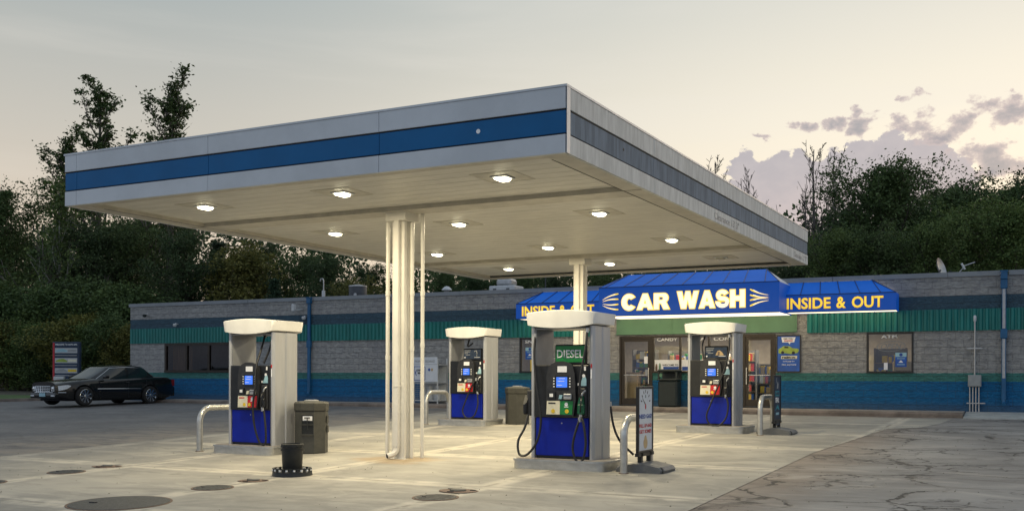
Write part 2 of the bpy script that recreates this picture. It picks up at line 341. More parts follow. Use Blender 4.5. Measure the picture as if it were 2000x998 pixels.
M['dirt'] = mat('dirt', (.07,.065,.045), .95, var=.4, scale=.5, bump=.6)
M['grass'] = mat('grass', (.05,.10,.02), .9, var=.3, scale=4)

def wall_mat():
    m, g, b, o = new_mat('painted_split_block')
    tc = g.n('ShaderNodeTexCoord'); P = tc.outputs['Object']
    sp = g.n('ShaderNodeSeparateXYZ', inp={0: P}); z = sp.outputs[2]
    nz = g.m('ADD', z, g.m('MULTIPLY', g.m('SUBTRACT', g.noise(P, 9., 3), .5), .035))
    def step(h): return g.ss(nz, h-.006, h+.006)
    grey = (.245,.235,.225,1)
    mp = g.n('ShaderNodeMapping', inp={0: P}); mp.inputs['Scale'].default_value = (1.,1.,2.4)
    n1 = g.noise(mp.outputs[0], 5., 6, .7, .5); n2 = g.noise(P, .5, 4)
    gcol = g.mix(g.ss(n1, .3, .7), (.26,.262,.262,1), (.47,.463,.445,1))
    gcol = g.mix(g.m('MULTIPLY', g.ss(n2,.4,.7), .35), gcol, (.215,.22,.24,1))
    def tint(c, v=.18): return g.mix(g.ss(n1, .3, .7), tuple(a*(1-v) for a in c)+(1,), tuple(a*(1+v) for a in c)+(1,))
    col = tint((.0,.125,.31), .2)
    col = g.mix(step(1.46), col, tint((.05,.20,.18)))
    col = g.mix(step(1.69), col, gcol)
    col = g.mix(step(3.42), col, tint((.045,.095,.135)))
    col = g.mix(step(3.80), col, gcol)
    # grime at the foot
    gr = g.m('SUBTRACT', 1., g.ss(g.m('ADD', z, g.m('MULTIPLY', n1, -.25)), .55, .85))
    col = g.mix(g.m('MULTIPLY', gr, .4), col, (.10,.09,.075,1))
    br = g.n('ShaderNodeTexBrick', inp={'Scale': 1., 'Mortar Size': .006, 'Brick Width': .40, 'Row Height': .20, 'Mortar Smooth': .3})
    sw = g.n('ShaderNodeCombineXYZ', inp={0: sp.outputs[0], 1: z, 2: 0.}); g.nt.links.new(sw.outputs[0], br.inputs['Vector'])
    mort = br.outputs['Fac']
    col = g.mix(g.m('MULTIPLY', mort, .4), col, (.06,.06,.065,1))
    g.nt.links.new(col, b.inputs['Base Color']); b.inputs['Roughness'].default_value = .8
    n3 = g.noise(mp.outputs[0], 7., 6, .65, 1.2)
    h = g.m('SUBTRACT', n3, g.m('MULTIPLY', mort, .25))
    bp = g.n('ShaderNodeBump', inp={'Strength': .9, 'Distance': .09, 'Height': h}); g.nt.links.new(bp.outputs[0], b.inputs['Normal'])
    return m
M['block'] = wall_mat()

# ---------------------------------------------------------------- mesh helpers
def tag(o, label=None, cat=None, group=None, kind=None):
    if label: o['label'] = label
    if cat: o['category'] = cat
    if group: o['group'] = group
    if kind: o['kind'] = kind
    return o
def empty(name, loc=(0,0,0), rz=0, label=None, cat=None, group=None):
    o = bpy.data.objects.new(name, None); COL.objects.link(o); o.location = loc; o.rotation_euler = (0,0,rz)
    o.empty_display_size = .2
    return tag(o, label, cat, group)
class MB:
    def __init__(s): s.v = []; s.f = []; s.T = None
    def add(s, vs, fs):
        k = len(s.v)
        s.v += [tuple(s.T @ Vector(v)) if s.T else tuple(v) for v in vs]; s.f += [tuple(i+k for i in f) for f in fs]; return s
    def box(s, x0, x1, y0, y1, z0, z1):
        vs = [(x,y,z) for z in (z0,z1) for y in (y0,y1) for x in (x0,x1)]
        return s.add(vs, [(0,2,3,1),(4,5,7,6),(0,1,5,4),(2,6,7,3),(0,4,6,2),(1,3,7,5)])
    def bbox(s, x0, x1, y0, y1, z0, z1, b=.01):   # box with bevelled edges (vertical + top chamfer)
        def ring(i, z): return [(x0+i,y0+b+i*0,z),(x0+b+i*0,y0+i,z),(x1-b,y0+i,z),(x1-i,y0+b,z),(x1-i,y1-b,z),(x1-b,y1-i,z),(x0+b,y1-i,z),(x0+i,y1-b,z)]
        r = [ring(b*.7,z0), ring(0,z0+b), ring(0,z1-b), ring(b*.7,z1)]
        vs = sum(r, []); fs = [tuple(reversed(range(8))), tuple(range(24,32))]
        for k in range(3):
            for i in range(8): fs.append((k*8+i, k*8+(i+1)%8, k*8+8+(i+1)%8, k*8+8+i))
        return s.add(vs, fs)
    def prism(s, poly, h0, h1, axis='z'):
        n = len(poly)
        def P(a,b,h):
            return {'z': (a,b,h), 'y': (a,h,b), 'x': (h,a,b)}[axis]
        vs = [P(a,b,h0) for a,b in poly]+[P(a,b,h1) for a,b in poly]
        fs = [tuple(range(n))[::-1], tuple(range(n,2*n))]+[(i,(i+1)%n,n+(i+1)%n,n+i) for i in range(n)]
        return s.add(vs, fs)
    def lathe(s, prof, seg=24, c=(0,0), cap=True, axis='z'):
        vs = []; n = len(prof)
        for r,z in prof:
            for k in range(seg):
                a = 2*math.pi*k/seg; p = (c[0]+r*math.cos(a), c[1]+r*math.sin(a), z)
                if axis == 'y': p = (c[0]+r*math.cos(a), z, c[1]+r*math.sin(a))
                if axis == 'x': p = (z, c[0]+r*math.cos(a), c[1]+r*math.sin(a))
                vs.append(p)
        fs = [(i*seg+k, i*seg+(k+1)%seg, (i+1)*seg+(k+1)%seg, (i+1)*seg+k) for i in range(n-1) for k in range(seg)]
        if cap: fs += [tuple(range(seg))[::-1], tuple(range((n-1)*seg, n*seg))]
        return s.add(vs, fs)
    def tube(s, pts, r, seg=8, rs=None):
        pts = [Vector(p) for p in pts]; n = len(pts); vs = []; up = None
        for i,p in enumerate(pts):
            d = (pts[min(i+1,n-1)]-pts[max(i-1,0)])
            if d.length < 1e-7: d = Vector((0,0,1))
            d.normalize()
            if up is None: up = Vector((0,0,1)) if abs(d.z) < .9 else Vector((1,0,0))
            a = d.cross(up); 
            if a.length < 1e-4: a = d.cross(Vector((0,1,0)))
            a.normalize(); b = d.cross(a); up = -b if False else up
            rr = rs[i] if rs else r
            for k in range(seg):
                t = 2*math.pi*k/seg; vs.append(p+a*(rr*math.cos(t))+b*(rr*math.sin(t)))
        fs = [(i*seg+k, i*seg+(k+1)%seg, (i+1)*seg+(k+1)%seg, (i+1)*seg+k) for i in range(n-1) for k in range(seg)]
        fs += [tuple(range(seg))[::-1], tuple(range((n-1)*seg, n*seg))]
        return s.add(vs, fs)
    def quad(s, *p): return s.add(p, [tuple(range(len(p)))])
    def build(s, name, m, parent=None, loc=(0,0,0), rot=(0,0,0), smooth=False, fixn=True):
        me = bpy.data.meshes.new(name); me.from_pydata(s.v, [], s.f); me.update()
        if fixn:
            bm = bmesh.new(); bm.from_mesh(me); bmesh.ops.recalc_face_normals(bm, faces=bm.faces); bm.to_mesh(me); bm.free()
        if isinstance(m, str): m = M[m]
        me.materials.append(m)
        if smooth:
            me.polygons.foreach_set('use_smooth', [True]*len(me.polygons))
            try: me.set_sharp_from_angle(angle=R(35))
            except Exception: pass
        o = bpy.data.objects.new(name, me); COL.objects.link(o); o.location = loc; o.rotation_euler = rot
        if parent is not None: o.parent = parent
        return o
def crom(pts, n=8):
    P = [Vector(p) for p in pts]; P = [P[0]*2-P[1]]+P+[P[-1]*2-P[-2]]; out = []
    for i in range(1, len(P)-2):
        for k in range(n):
            t = k/n; a,b,c,d = P[i-1:i+3]
            out.append(.5*((2*b)+(c-a)*t+(2*a-5*b+4*c-d)*t*t+(3*b-a-3*c+d)*t**3))
    return out+[P[-2]]
def text(name, s, m, parent, x0, x1, z0, z1, y, bold=.0, depth=.004, face='-y', align='fit', shear=0.):
    """lettering fitted to the box x0..x1, z0..z1 on the plane y (facing -y), or on plane x facing +x"""
    cu = bpy.data.curves.new(name, 'FONT'); cu.body = s; cu.size = 1; cu.offset = bold; cu.extrude = 0; cu.shear = shear
    cu.resolution_u = 3
    ob = bpy.data.objects.new(name, cu); COL.objects.link(ob)
    dg = bpy.context.evaluated_depsgraph_get(); dg.update()
    me = bpy.data.meshes.new_from_object(ob.evaluated_get(dg)); bpy.data.objects.remove(ob); bpy.data.curves.remove(cu)
    if not me.vertices: return None
    xs = [v.co.x for v in me.vertices]; ys = [v.co.y for v in me.vertices]
    a0,a1,b0,b1 = min(xs),max(xs),min(ys),max(ys)
    for v in me.vertices:
        u = x0+(v.co.x-a0)/(a1-a0)*(x1-x0); w = z0+(v.co.y-b0)/(b1-b0)*(z1-z0)
        v.co = Vector((u, y, w)) if face == '-y' else Vector((y, u, w))
    bm = bmesh.new(); bm.from_mesh(me)
    if depth:
        r = bmesh.ops.extrude_face_region(bm, geom=bm.faces[:])
        d = Vector((0,-depth,0)) if face == '-y' else Vector((depth,0,0))
        for e in r['geom']:
            if isinstance(e, bmesh.types.BMVert): e.co += d
    bmesh.ops.recalc_face_normals(bm, faces=bm.faces); bm.to_mesh(me); bm.free()
    me.materials.clear(); me.materials.append(M[m] if isinstance(m,str) else m)
    o = bpy.data.objects.new(name, me); COL.objects.link(o)
    if parent is not None: o.parent = parent
    return o
G0, GX, GY = -.2806, -.0018, .0266
def G(x, y): return G0+GX*x+GY*max(-60, min(y, 70))
# ================================================================ ground
def sheet(name, poly, dz, m, cuts=True):
    b = MB(); b.add([(x, y, G(x,y)+dz) for x,y in poly], [tuple(range(len(poly)))])
    o = b.build(name, m, fixn=False); tag(o, kind='structure')
    if o.data.polygons[0].normal.z < 0: o.data.flip_normals()
    return o
b = MB(); xs = [-900,-200,200,900]; ys = [-900,-60,70,900]
for y in ys:
    for x in xs: b.v.append((x, y, G0+GX*max(-200,min(200,x))+GY*max(-60,min(70,y))))
for j in range(3):
    for i in range(3): b.f.append((j*4+i, j*4+i+1, j*4+i+5, j*4+i+4))
tag(b.build('ground', 'dirt', fixn=False), kind='structure')
sheet('asphalt_lot', [(-37.5,-50),(45,-50),(45,29.9),(14,30.9),(-33,29.75),(-35.5,29.9),(-37.5,27.6)], .006, 'asphalt')
sheet('concrete_apron', [(-16.3,-30),(-3.62,-30),(-3.62,11.2),(-3.72,18.5),(-3.35,24.6),(-2.75,25.3),(-2.45,26.8),(-2.3,28.75),(-12,29.1),(-14.7,28.9),(-16.5,28.2),(-16.35,25.9),(-16.0,23.4),(-15.7,21.5),(-15.9,19),(-16.9,17.5),(-16.6,13)], .012, 'concrete')
sheet('grass_strip', [(-60,26.0),(-37.5,26.6),(-37.2,27.6),(-35.4,29.9),(-35.4,31.5),(-60,31.0)], .05, 'grass')
# left kerb round the lot
b = MB(); kp = [(-60,25.2),(-38,25.9),(-36.9,27.0),(-35.4,29.2),(-34.4,29.9)]
for p,q in zip(kp, kp[1:]):
    d = (Vector(q)-Vector(p)).normalized(); n = Vector((-d.y,d.x))*.16
    P = [(p[0],p[1]),(q[0],q[1]),(q[0]+n.x,q[1]+n.y),(p[0]+n.x,p[1]+n.y)]
    b.add([(x,y,G(x,y)-.05) for x,y in P]+[(x,y,G(x,y)+.12) for x,y in P], [(4,5,6,7),(0,1,5,4),(1,2,6,5),(2,3,7,6),(3,0,4,7)])
tag(b.build('kerb', 'kerb'), kind='structure')

# ================================================================ store building frame: s along the front, w depth, z absolute
BLD = ((-10,30.585,0), math.atan(.0249))
def bloc(s, w, z=0):
    c, sn = math.cos(BLD[1]), math.sin(BLD[1])
    return (BLD[0][0]+s*c-w*sn, BLD[0][1]+s*sn+w*c, z)
def sstruct(name, mb, m, smooth=False):
    o = mb.build(name, m, None, BLD[0], (0,0,BLD[1]), smooth); return tag(o, kind='structure')
b = MB()
# sidewalk with rounded kerb nose, in bays with tooled joints
s = -20.6; k = 0
while s < 7.8:
    e = min(s+1.52, 7.85); ww = -1.45
    prof = [(ww+.16,.3),(ww,.3),(ww+.01,.60),(ww+.05,.645),(ww+.16,.652)]
    b.prism([(w,z) for w,z in prof], s, e, 'x'); s += 1.52; k += 1
o = sstruct('kerb', b, 'kerb', True)
b = MB(); s = -20.6
while s < 7.8:
    e = min(s+1.50, 7.84); b.box(s, e, -1.285, -.002, .3, .656); s += 1.52
sstruct('sidewalk', b, 'walk')
b = MB(); b.prism([(-1.75,.47),(-1.75,.525),(-.9,.60),(-.002,.645),(-.002,.3)], 7.87, 22, 'x'); sstruct('pavement_ramp', b, 'pale_concrete')

store = empty('store_building', BLD[0], BLD[1], 'long low split-block store painted grey, teal and blue, behind the canopy', 'building')
wcut = [.35,.70,1.69,2.83,4.33]
opens = [(-21.19,-17.80,1.69,2.83),(-5.62,-4.42,1.69,2.83),(-2.13,-1.05,.70,2.83),(-1.05,1.77,1.69,2.83),(1.77,2.73,.70,2.83),(5.28,6.52,1.69,2.83)]
scut = sorted({-23.04,24.}|{o[0] for o in opens}|{o[1] for o in opens})
b = MB()
for s0,s1 in zip(scut, scut[1:]):
    for z0,z1 in zip(wcut, wcut[1:]):
        if any(s0 >= o[0]-.01 and s1 <= o[1]+.01 and z0 >= o[2]-.01 and z1 <= o[3]+.01 for o in opens): continue
        b.box(s0,s1,0,.25,z0,z1)
b.box(-23.04,-22.79,.25,14,.3,4.33); b.box(23.75,24,.25,14,.3,4.33); b.box(-22.79,23.75,13.75,14,.3,4.33)
b.build('wall', 'block', store)
b = MB(); b.box(-22.79,23.75,.25,13.75,4.0,4.12); b.build('roof', 'roof', store)
# coping in sheet lengths
b = MB(); s = -23.1
while s < 24:
    e = min(s+3.04, 24.06)
    if not (s < 8.79 < e): b.box(s,e,-.035,.3,4.31,4.44)
    else: b.box(s,8.70,-.035,.3,4.31,4.44); b.box(8.90,e,-.035,.3,4.31,4.44)
    s += 3.05
b.box(-23.1,-22.75,.3,14,4.31,4.44); b.box(-23.1,24,13.7,14.04,4.31,4.44); b.build('coping', 'cap_metal', store)
# corrugated band
def corr(s0, s1, z0, z1):
    b = MB(); n = int((s1-s0)/.155); vs = []
    prof = [(0,0),(.045,0),(.065,-.045),(.125,-.045),(.155,0)]
    pts = []
    for i in range(n):
        for a,d in prof[:-1]: pts.append((s0+i*.155+a, -.012+d))
    pts.append((s0+n*.155, -.012))
    for s_,w_ in pts: vs += [(s_,w_,z0),(s_,w_,z1)]
    b.add(vs, [(2*i,2*i+2,2*i+3,2*i+1) for i in range(len(pts)-1)])
    b.box(s0,s0+n*.155,-.010,-.003,z0,z1)
    return b.build('corrugated_band', 'teal_corrugated', store)
corr(-23.04, -2.55, 2.845, 3.43); corr(3.63, 24, 2.845, 3.43)
b = MB(); b.box(-2.22,3.33,-.05,-.003,2.88,3.40); b.box(-2.24,3.35,-.065,-.052,2.875,2.905); b.box(-2.24,3.35,-.065,-.052,3.375,3.41); b.box(3.31,3.35,-.066,-.053,2.906,3.374); b.box(-.43,-.41,-.06,-.052,2.91,3.37)
b.build('sign_band_panel', 'green_panel', store)
# windows
def window(s0, s1, z0, z1, mull, fr='black_frame', gl='store_glass', t=.05):
    b = MB(); y0,y1 = -.02,.09
    b.box(s0,s1,y0,y1,z1-t,z1); b.box(s0,s1,y0-.02,y1,z0,z0+t); b.box(s0,s0+t,y0+.002,y1-.002,z0+t,z1-t); b.box(s1-t,s1,y0+.002,y1-.002,z0+t,z1-t)
    for mx in mull: b.box(mx-t/2,mx+t/2,y0+.003,y1-.003,z0+t,z1-t)
    f = b.build('window_frame', fr, store)
    ed = [s0+t/2]+list(mull)+[s1-t/2]
    for a,c in zip(ed, ed[1:]):
        MB().quad((a,.035,z0+t/2),(c,.035,z0+t/2),(c,.035,z1-t/2),(a,.035,z1-t/2)).build('pane', gl, f, fixn=False)
    return f
window(-21.19,-17.80,1.69,2.83,[-20.06,-18.93], 'bronze_frame', 'dark_glass', .09)
window(-5.62,-4.42,1.69,2.83,[])
window(-1.05,1.77,1.69,2.83,[-.17,.73], 'bronze_frame')
window(5.28,6.52,1.69,2.83,[])
def door(s0, s1, hinge):
    r = MB(); t = .09
    r.box(s0,s1,-.03,.1,2.76,2.83); r.box(s0,s0+.06,-.028,.098,.67,2.76); r.box(s1-.06,s1,-.028,.098,.67,2.76); r.box(s0+.06,s1-.06,-.026,.096,.66,.69)
    fr = r.build('door_frame', 'bronze_frame', store)
    a,c = s0+.065,s1-.065; b = MB()
    b.box(a,c,.0,.05,2.66,2.755); b.box(a,c,.0,.05,.695,.90); b.box(a,a+t,.001,.049,.9,2.66); b.box(c-t,c,.001,.049,.9,2.66)
    d = b.build('door', 'bronze_frame', store)
    MB().quad((a+t/2,.025,.88),(c-t/2,.025,.88),(c-t/2,.025,2.68),(a+t/2,.025,2.68)).build('pane', 'store_glass', d, fixn=False)
    hx = c-t/2 if hinge == 'l' else a+t/2
    h = MB(); h.tube([(hx,-.06,1.35),(hx,-.06,1.85)],.014); h.tube([(hx,-.06,1.38),(hx,.0,1.38)],.01); h.tube([(hx,-.06,1.82),(hx,.0,1.82)],.01); h.build('handle', 'cream_paint', d, smooth=True)
    h = MB(); h.tube([(a+t,-.03,1.62),(c-t,-.03,1.62)],.012); h.build('push_bar', 'silver', d, smooth=True)
door(-2.13,-1.05,'l'); door(1.77,2.73,'r')
# interior shell
b = MB(); b.box(-8,9,.26,6,.60,.68); b.build('floor', 'inner_floor', store)
b = MB(); b.box(-8,9,6,6.1,.68,3.3); b.box(-8.1,-8,.26,6.1,.68,3.3); b.box(9,9.1,.26,6.1,.68,3.3); b.build('inner_wall', 'inner_wall', store)
b = MB(); b.box(-8,9,.26,6,3.2,3.28); b.build('inner_ceiling', 'inner_wall', store)
b = MB(); b.box(-22.7,-16,2.5,2.6,.68,3.3); b.box(-22.7,-16,.26,2.5,3.2,3.28); b.box(-16.1,-16,.27,2.5,.68,3.2); b.build('back_room_wall', 'inner_wall', store)
SL = mat('strip_lamp', (.8,.8,.75), .4, emit=(1,.9,.7), es=4)
for i in range(2): b = MB(); b.box(-1.6+i*6,.2+i*6,2.4,2.9,3.17,3.195); b.build('ceiling_strip_lamp', SL, store)
ld = bpy.data.lights.new('store_lamp','AREA'); ld.shape='RECTANGLE'; ld.size=8; ld.size_y=2.5; ld.energy=480; ld.color=(1,.84,.62)
lo = bpy.data.objects.new('store_lamp', ld); COL.objects.link(lo); lo.location=(1,2.6,3.1); lo.parent=store

# things in and on the windows ------------------------------------------------
def local(name, s, w, z, label, cat, group=None): return empty(name, bloc(s,w,z), BLD[1], label, cat, group)
rnd = random.Random(3)
goods = [M[k] for k in ('red','yellow','poster_blue','tan','paper','green')]
gm = {}
def shelf(s, w, n, wid, label, hgt=1.75):
    t = local('store_shelf', s, w, .68, label, 'shelf', 'shelves of snacks inside the store')
    b = MB(); b.box(-wid/2,-wid/2+.03,-.2,.2,0,hgt); b.box(wid/2-.03,wid/2,-.2,.2,0,hgt); b.box(-wid/2+.031,wid/2-.031,.17,.2,.02,hgt-.01); b.build('rack', 'grey_plastic', t)
    b = MB()
    for k in range(n): z = .12+k*(hgt-.15)/n; b.box(-wid/2+.031,wid/2-.031,-.2,.168,z-.015,z)
    b.build('shelf_board', 'wood', t)
    for gi in range(5):
        b = MB()
        for k in range(n):
            z = .121+k*(hgt-.15)/n; x = -wid/2+.05+rnd.random()*.1
            while x < wid/2-.16:
                ww = .07+rnd.random()*.09; hh = .12+rnd.random()*.14
                if rnd.random() < .5: b.bbox(x,x+ww,-.18+rnd.random()*.03,-.05,z,z+hh,.008)
                x += ww+.02+rnd.random()*.05
        if b.v:
            o = b.build('snack_packets', goods[(gi+len(label))%6], t); o['kind'] = 'stuff'
shelf(-1.62,1.0,6,.75,'tall snack rack seen through the glass of the left store door')
shelf(-.55,2.2,5,1.3,'snack shelf behind the store window lettered candy')
shelf(.9,2.4,5,1.5,'snack shelf behind the middle store window panes')
shelf(2.3,1.2,4,.7,'rack of drinks seen through the right store door',1.3)
shelf(5.75,1.6,4,.9,'low shelf on the left inside the ATM window')
t = local('counter', -1.98,.75,.68,'pale wooden counter just inside the left store door','counter')
b = MB(); b.box(-.06,.28,-.3,.9,0,.98); b.build('counter_body','tan',t); b = MB(); b.box(-.09,.31,-.33,.93,.982,1.03); b.build('counter_top','wood',t)
t = local('coffee_cabinet', 6.15,1.2,.68,'tan cabinet standing inside the ATM window on the right','cabinet')
b = MB(); b.bbox(-.28,.30,-.2,.25,0,1.35,.02); b.build('cabinet_body','tan',t); b = MB(); b.box(-.2,.2,-.215,-.202,.75,1.1); b.build('cabinet_door','wood',t)
# curtain in left window
b = MB(); n = 60
pts = [(-21.05+i*.06, .30+.03*math.sin(i*1.1)+.01*math.sin(i*2.7)) for i in range(18)]
vs = []; 
for p in pts: vs += [(p[0],p[1],1.6),(p[0],p[1],2.85)]
b.add(vs, [(2*i,2*i+2,2*i+3,2*i+1) for i in range(len(pts)-1)]); o = b.build('curtain','curtain',store,smooth=True)

def plate(name, s0, s1, z0, z1, w, m, label, cat, th=.012, group=None, frame=None):
    t = local(name, (s0+s1)/2, w, z0, label, cat, group); hw = (s1-s0)/2
    b = MB(); b.box(-hw,hw,-th,0,0,z1-z0); b.build('panel', m, t)
    if frame:
        f = MB(); e = .03
        f.box(-hw-e,hw+e,-th-.01,.0,z1-z0,z1-z0+e); f.box(-hw-e,hw+e,-th-.01,0,-e,0); f.box(-hw-e,-hw,-th-.01,0,0,z1-z0); f.box(hw,hw+e,-th-.01,0,0,z1-z0); f.build('frame', frame, t)
    return t
# window lettering: stands on the glass as decals
def wtext(name, txt, s0, s1, z0, z1, label, m='white_mark', bold=.035):
    o = text(name, txt, m, None, s0-(s0+s1)/2, s1-(s0+s1)/2, 0, z1-z0, 0, bold=bold, depth=.002)
    o.location = bloc((s0+s1)/2, .03, z0); o.rotation_euler = (0,0,BLD[1]); tag(o, label, 'lettering', 'white words stuck on the store windows'); return o
wtext('window_lettering','SNACKS',-5.44,-4.62,2.65,2.76,'white word SNACKS on the window left of the diesel pump')
wtext('window_lettering','CANDY',-.92,-.26,2.66,2.77,'white word CANDY on the window beside the left store door')
wtext('window_lettering','SODA',.05,.60,2.66,2.77,'white word SODA on the store window, partly behind the right pump')
wtext('window_lettering','COFFEE',.86,1.62,2.66,2.77,'white word COFFEE on the store window behind the right pump')
wtext('window_lettering','ATM',5.66,6.10,2.66,2.77,'white word ATM at the top of the right window')
def banner(s0, s1, words, label, wx0, wx1):
    t = plate('window_banner', s0, s1, 1.75, 2.09, .028, 'paper', label, 'banner', .004, 'white banners along the bottom of the store windows')
    hw = (s1-s0)/2
    b = MB(); b.box(-hw+(.28 if len(words)>6 else .02),hw-.01,-.008,-.0045,.015,.13); b.build('blue_stripe','sign_navy',t)
    text('lettering', words, 'pump_black', t, wx0, wx1, .15, .21, -.005, bold=.02, depth=.002)
    return t
t = banner(-.99,-.21,'WELCOME TO','banner reading WELCOME TO beside the left store door', -.14, .36)
b = MB(); b.lathe([(.001,.0),(.03,.02),(.035,.12),(.02,.2),(.001,.22)],10,(-.33,-.015)); b.build('printed_figure','rust',t)
b = MB(); b.lathe([(.001,.0),(.025,.02),(.03,.13),(.018,.22),(.001,.25)],10,(-.22,-.015)); b.build('printed_figure','green_panel',t)
banner(-.13,.69,'NORTH','banner with blue stripe on the middle store window behind the right pump', -.2, .1)
plate('paper_notice', -1.33,-1.19,1.98,2.20,.022,'paper','small white notice taped inside the left store door','notice',.003)
plate('lottery_sign', .10,.25,2.05,2.3,.028,'red','small red sign above the banner on the store window','sign',.004)
def ebt(s0, s1, z0, z1, label):
    t = plate('window_poster', s0,s1,z0,z1,.028,'poster_blue',label,'poster',.004,'blue window posters')
    h = z1-z0; hw = (s1-s0)/2
    b = MB(); b.box(-hw+.002,hw-.002,-.007,-.0045,h*.70,h-.003); b.build('pale_header','light_blue',t)
    b = MB(); b.lathe([(.001,-.011),(.045,-.0105),(.045,-.0075)],14,(0,h*.85),axis='y'); b.build('emblem','sign_navy',t)
    b = MB(); b.prism([(-.06,h*.30),(.06,h*.30),(.03,h*.40),(0,h*.47),(-.03,h*.40)],-.009,-.005,'y'); b.build('emblem','paper',t)
    for zz in (.56,.14): b = MB(); b.box(-hw*.7,hw*.7,-.007,-.0045,h*zz,h*zz+.02); b.build('text_line','light_blue',t)
ebt(-5.42,-5.10,2.13,2.52,'blue poster in the SNACKS window above a yellow strip')
ebt(6.04,6.34,1.86,2.26,'blue poster at the lower right of the ATM window')
t = plate('yellow_strip', -5.24,-5.09,1.72,2.12,.028,'yellow','bright yellow vertical strip at the foot of the SNACKS window','sign',.004)
plate('paper_notice', 5.74,5.84,1.78,1.98,.028,'paper','narrow white notice low in the ATM window','notice',.003)
# open sign (unlit tubes)
t = local('open_sign', 5.92,.10,2.44,'unlit oval neon OPEN sign hanging inside the ATM window','sign')
b = MB(); E = [(.37*math.cos(a*math.pi/20)+.05*math.sin(a*math.pi/20)*1.2,0,.14*math.sin(a*math.pi/20)) for a in range(41)]; b.tube(E,.009,6); b.build('oval_tube','neon_off',t,smooth=True)
text('open_lettering','OPEN','neon_off',t,-.27,.28,-.075,.075,0,bold=-.005,depth=.015,shear=.35)
# framed poster of the green sports car
t = plate('framed_poster', 2.79,3.43,1.74,2.76,-.02,'poster_blue','black framed blue poster of a green car, right of the right store door','poster',.02,frame='black_frame')
b = MB(); b.prism([(-.18,.84),(.16,.84),(.20,.99),(-.21,.99)],-.026,-.021,'y'); b.prism([(-.02,.845),(.06,.845),(.03,.78)],-.025,-.021,'y'); b.build('speech_bubble','paper',t)
text('lettering','DID YOU','pump_black',t,-.14,.13,.925,.97,-.027,.03,.002); text('lettering','KNOW?','red',t,-.12,.12,.86,.91,-.027,.04,.002)
b = MB(); b.prism([(-.29,.53),(-.20,.51),(-.1,.53),(.05,.50),(.26,.53),(.30,.60),(.28,.655),(.12,.67),(.02,.73),(-.14,.74),(-.22,.68),(-.29,.65)],-.026,-.0215,'y'); b.build('printed_car','poster_green',t)
b = MB(); b.lathe([(.045,-.029),(.045,-.0265)],12,(-.17,.545),axis='y'); b.lathe([(.045,-.029),(.045,-.0265)],12,(.14,.535),axis='y'); b.prism([(-.13,.68),(.0,.67),(-.01,.715),(-.11,.725)],-.028,-.0265,'y'); b.build('printed_wheel','pump_black',t)
b = MB(); b.prism([(-.22,.36),(.24,.36),(.25,.45),(-.21,.45)],-.026,-.0215,'y'); b.build('name_plate','cream_sticker',t)
text('lettering','rain-x','pump_black',t,-.19,.21,.375,.435,-.027,.05,.002)
text('lettering',"Isn't just for",'paper',t,-.16,.18,.26,.31,-.0215,.02,.002); text('lettering','glass anymore!','paper',t,-.20,.22,.16,.215,-.0215,.02,.002)

# ================================================================ lit awning sign cabinets
def awning(name, s0, s1, proj, zb, zt, zr, hip0, hip1, label, strips, right_white=False):
    t = local(name, (s0+s1)/2, 0, 0, label, 'awning sign'); h = (s1-s0)/2
    b = MB(); e = -.05
    b.add([(-h,-proj,zb),(h,-proj,zb),(h,-proj,zt),(-h,-proj,zt),(-h,e,zb),(h,e,zb),(h,e,zt),(-h,e,zt)], [(0,1,2,3),(1,5,6,2),(4,0,3,7),(5,4,7,6)])
    b.build('cabinet','awn_blue',t)
    b = MB(); b.add([(-h,-proj-.004,zt+.002),(h,-proj-.004,zt+.002),(h-hip1,e,zr),(-h+hip0,e,zr),(-h,e,zt+.002),(h,e,zt+.002)], [(0,1,2,3),(4,0,3)]); 
    if not right_white: b.add([(h,-proj-.004,zt+.002),(h,e,zt+.002),(h-hip1,e,zr)], [(0,1,2)])
    b.build('sloping_top','awn_top',t)
    if right_white: MB().add([(h,-proj-.004,zt+.002),(h,e,zt+.002),(h-hip1,e,zr)], [(0,1,2)]).build('end_slope','awn_white',t)
    # seams: thin ribs down the slope, and black edge trim
    b = MB(); n = strips
    for i in range(n+1):
        u = i/n; x = -h+hip0+u*(2*h-hip0-hip1); xf = -h+hip0*.55+u*(2*h-hip0*.55-hip1*.55)
        b.tube([(xf,-proj-.002,zt+.012),(x,e-.01,zr+.01)],.012,6)
    b.tube([(-h,-proj-.004,zt+.004),(h,-proj-.004,zt+.004)],.014,6); b.tube([(-h,-proj-.004,zb+.004),(h,-proj-.004,zb+.004)],.012,6)
    b.tube([(h,-proj,zt),(h-hip1,e-.01,zr+.01)],.014,6); b.tube([(-h,-proj,zt),(-h+hip0,e-.01,zr+.01)],.014,6)
    b.build('edge_trim','awn_seam',t,smooth=True)
    b = MB(); n2 = strips; 
    for i in range(n2): b.box(-h+.03+i*(2*h-.06)/n2+.012, -h+.03+(i+1)*(2*h-.06)/n2-.012, -proj+.04, -.08, zb+.006, zb+.016)
    b.build('lit_soffit','lit_soffit',t); return t, (s0+s1)/2
t, c = awning('awning_sign', -2.15, 3.19, 1.75, 3.36, 4.21, 4.74, .35, .72, 'large middle lit blue awning reading CAR WASH over the store front', 8, True)
def arc(cx, cz, rx, rz, a0, a1, n=14): return [(cx+rx*math.cos(R(a0+(a1-a0)*k/n)), cz+rz*math.sin(R(a0+(a1-a0)*k/n))) for k in range(n+1)]
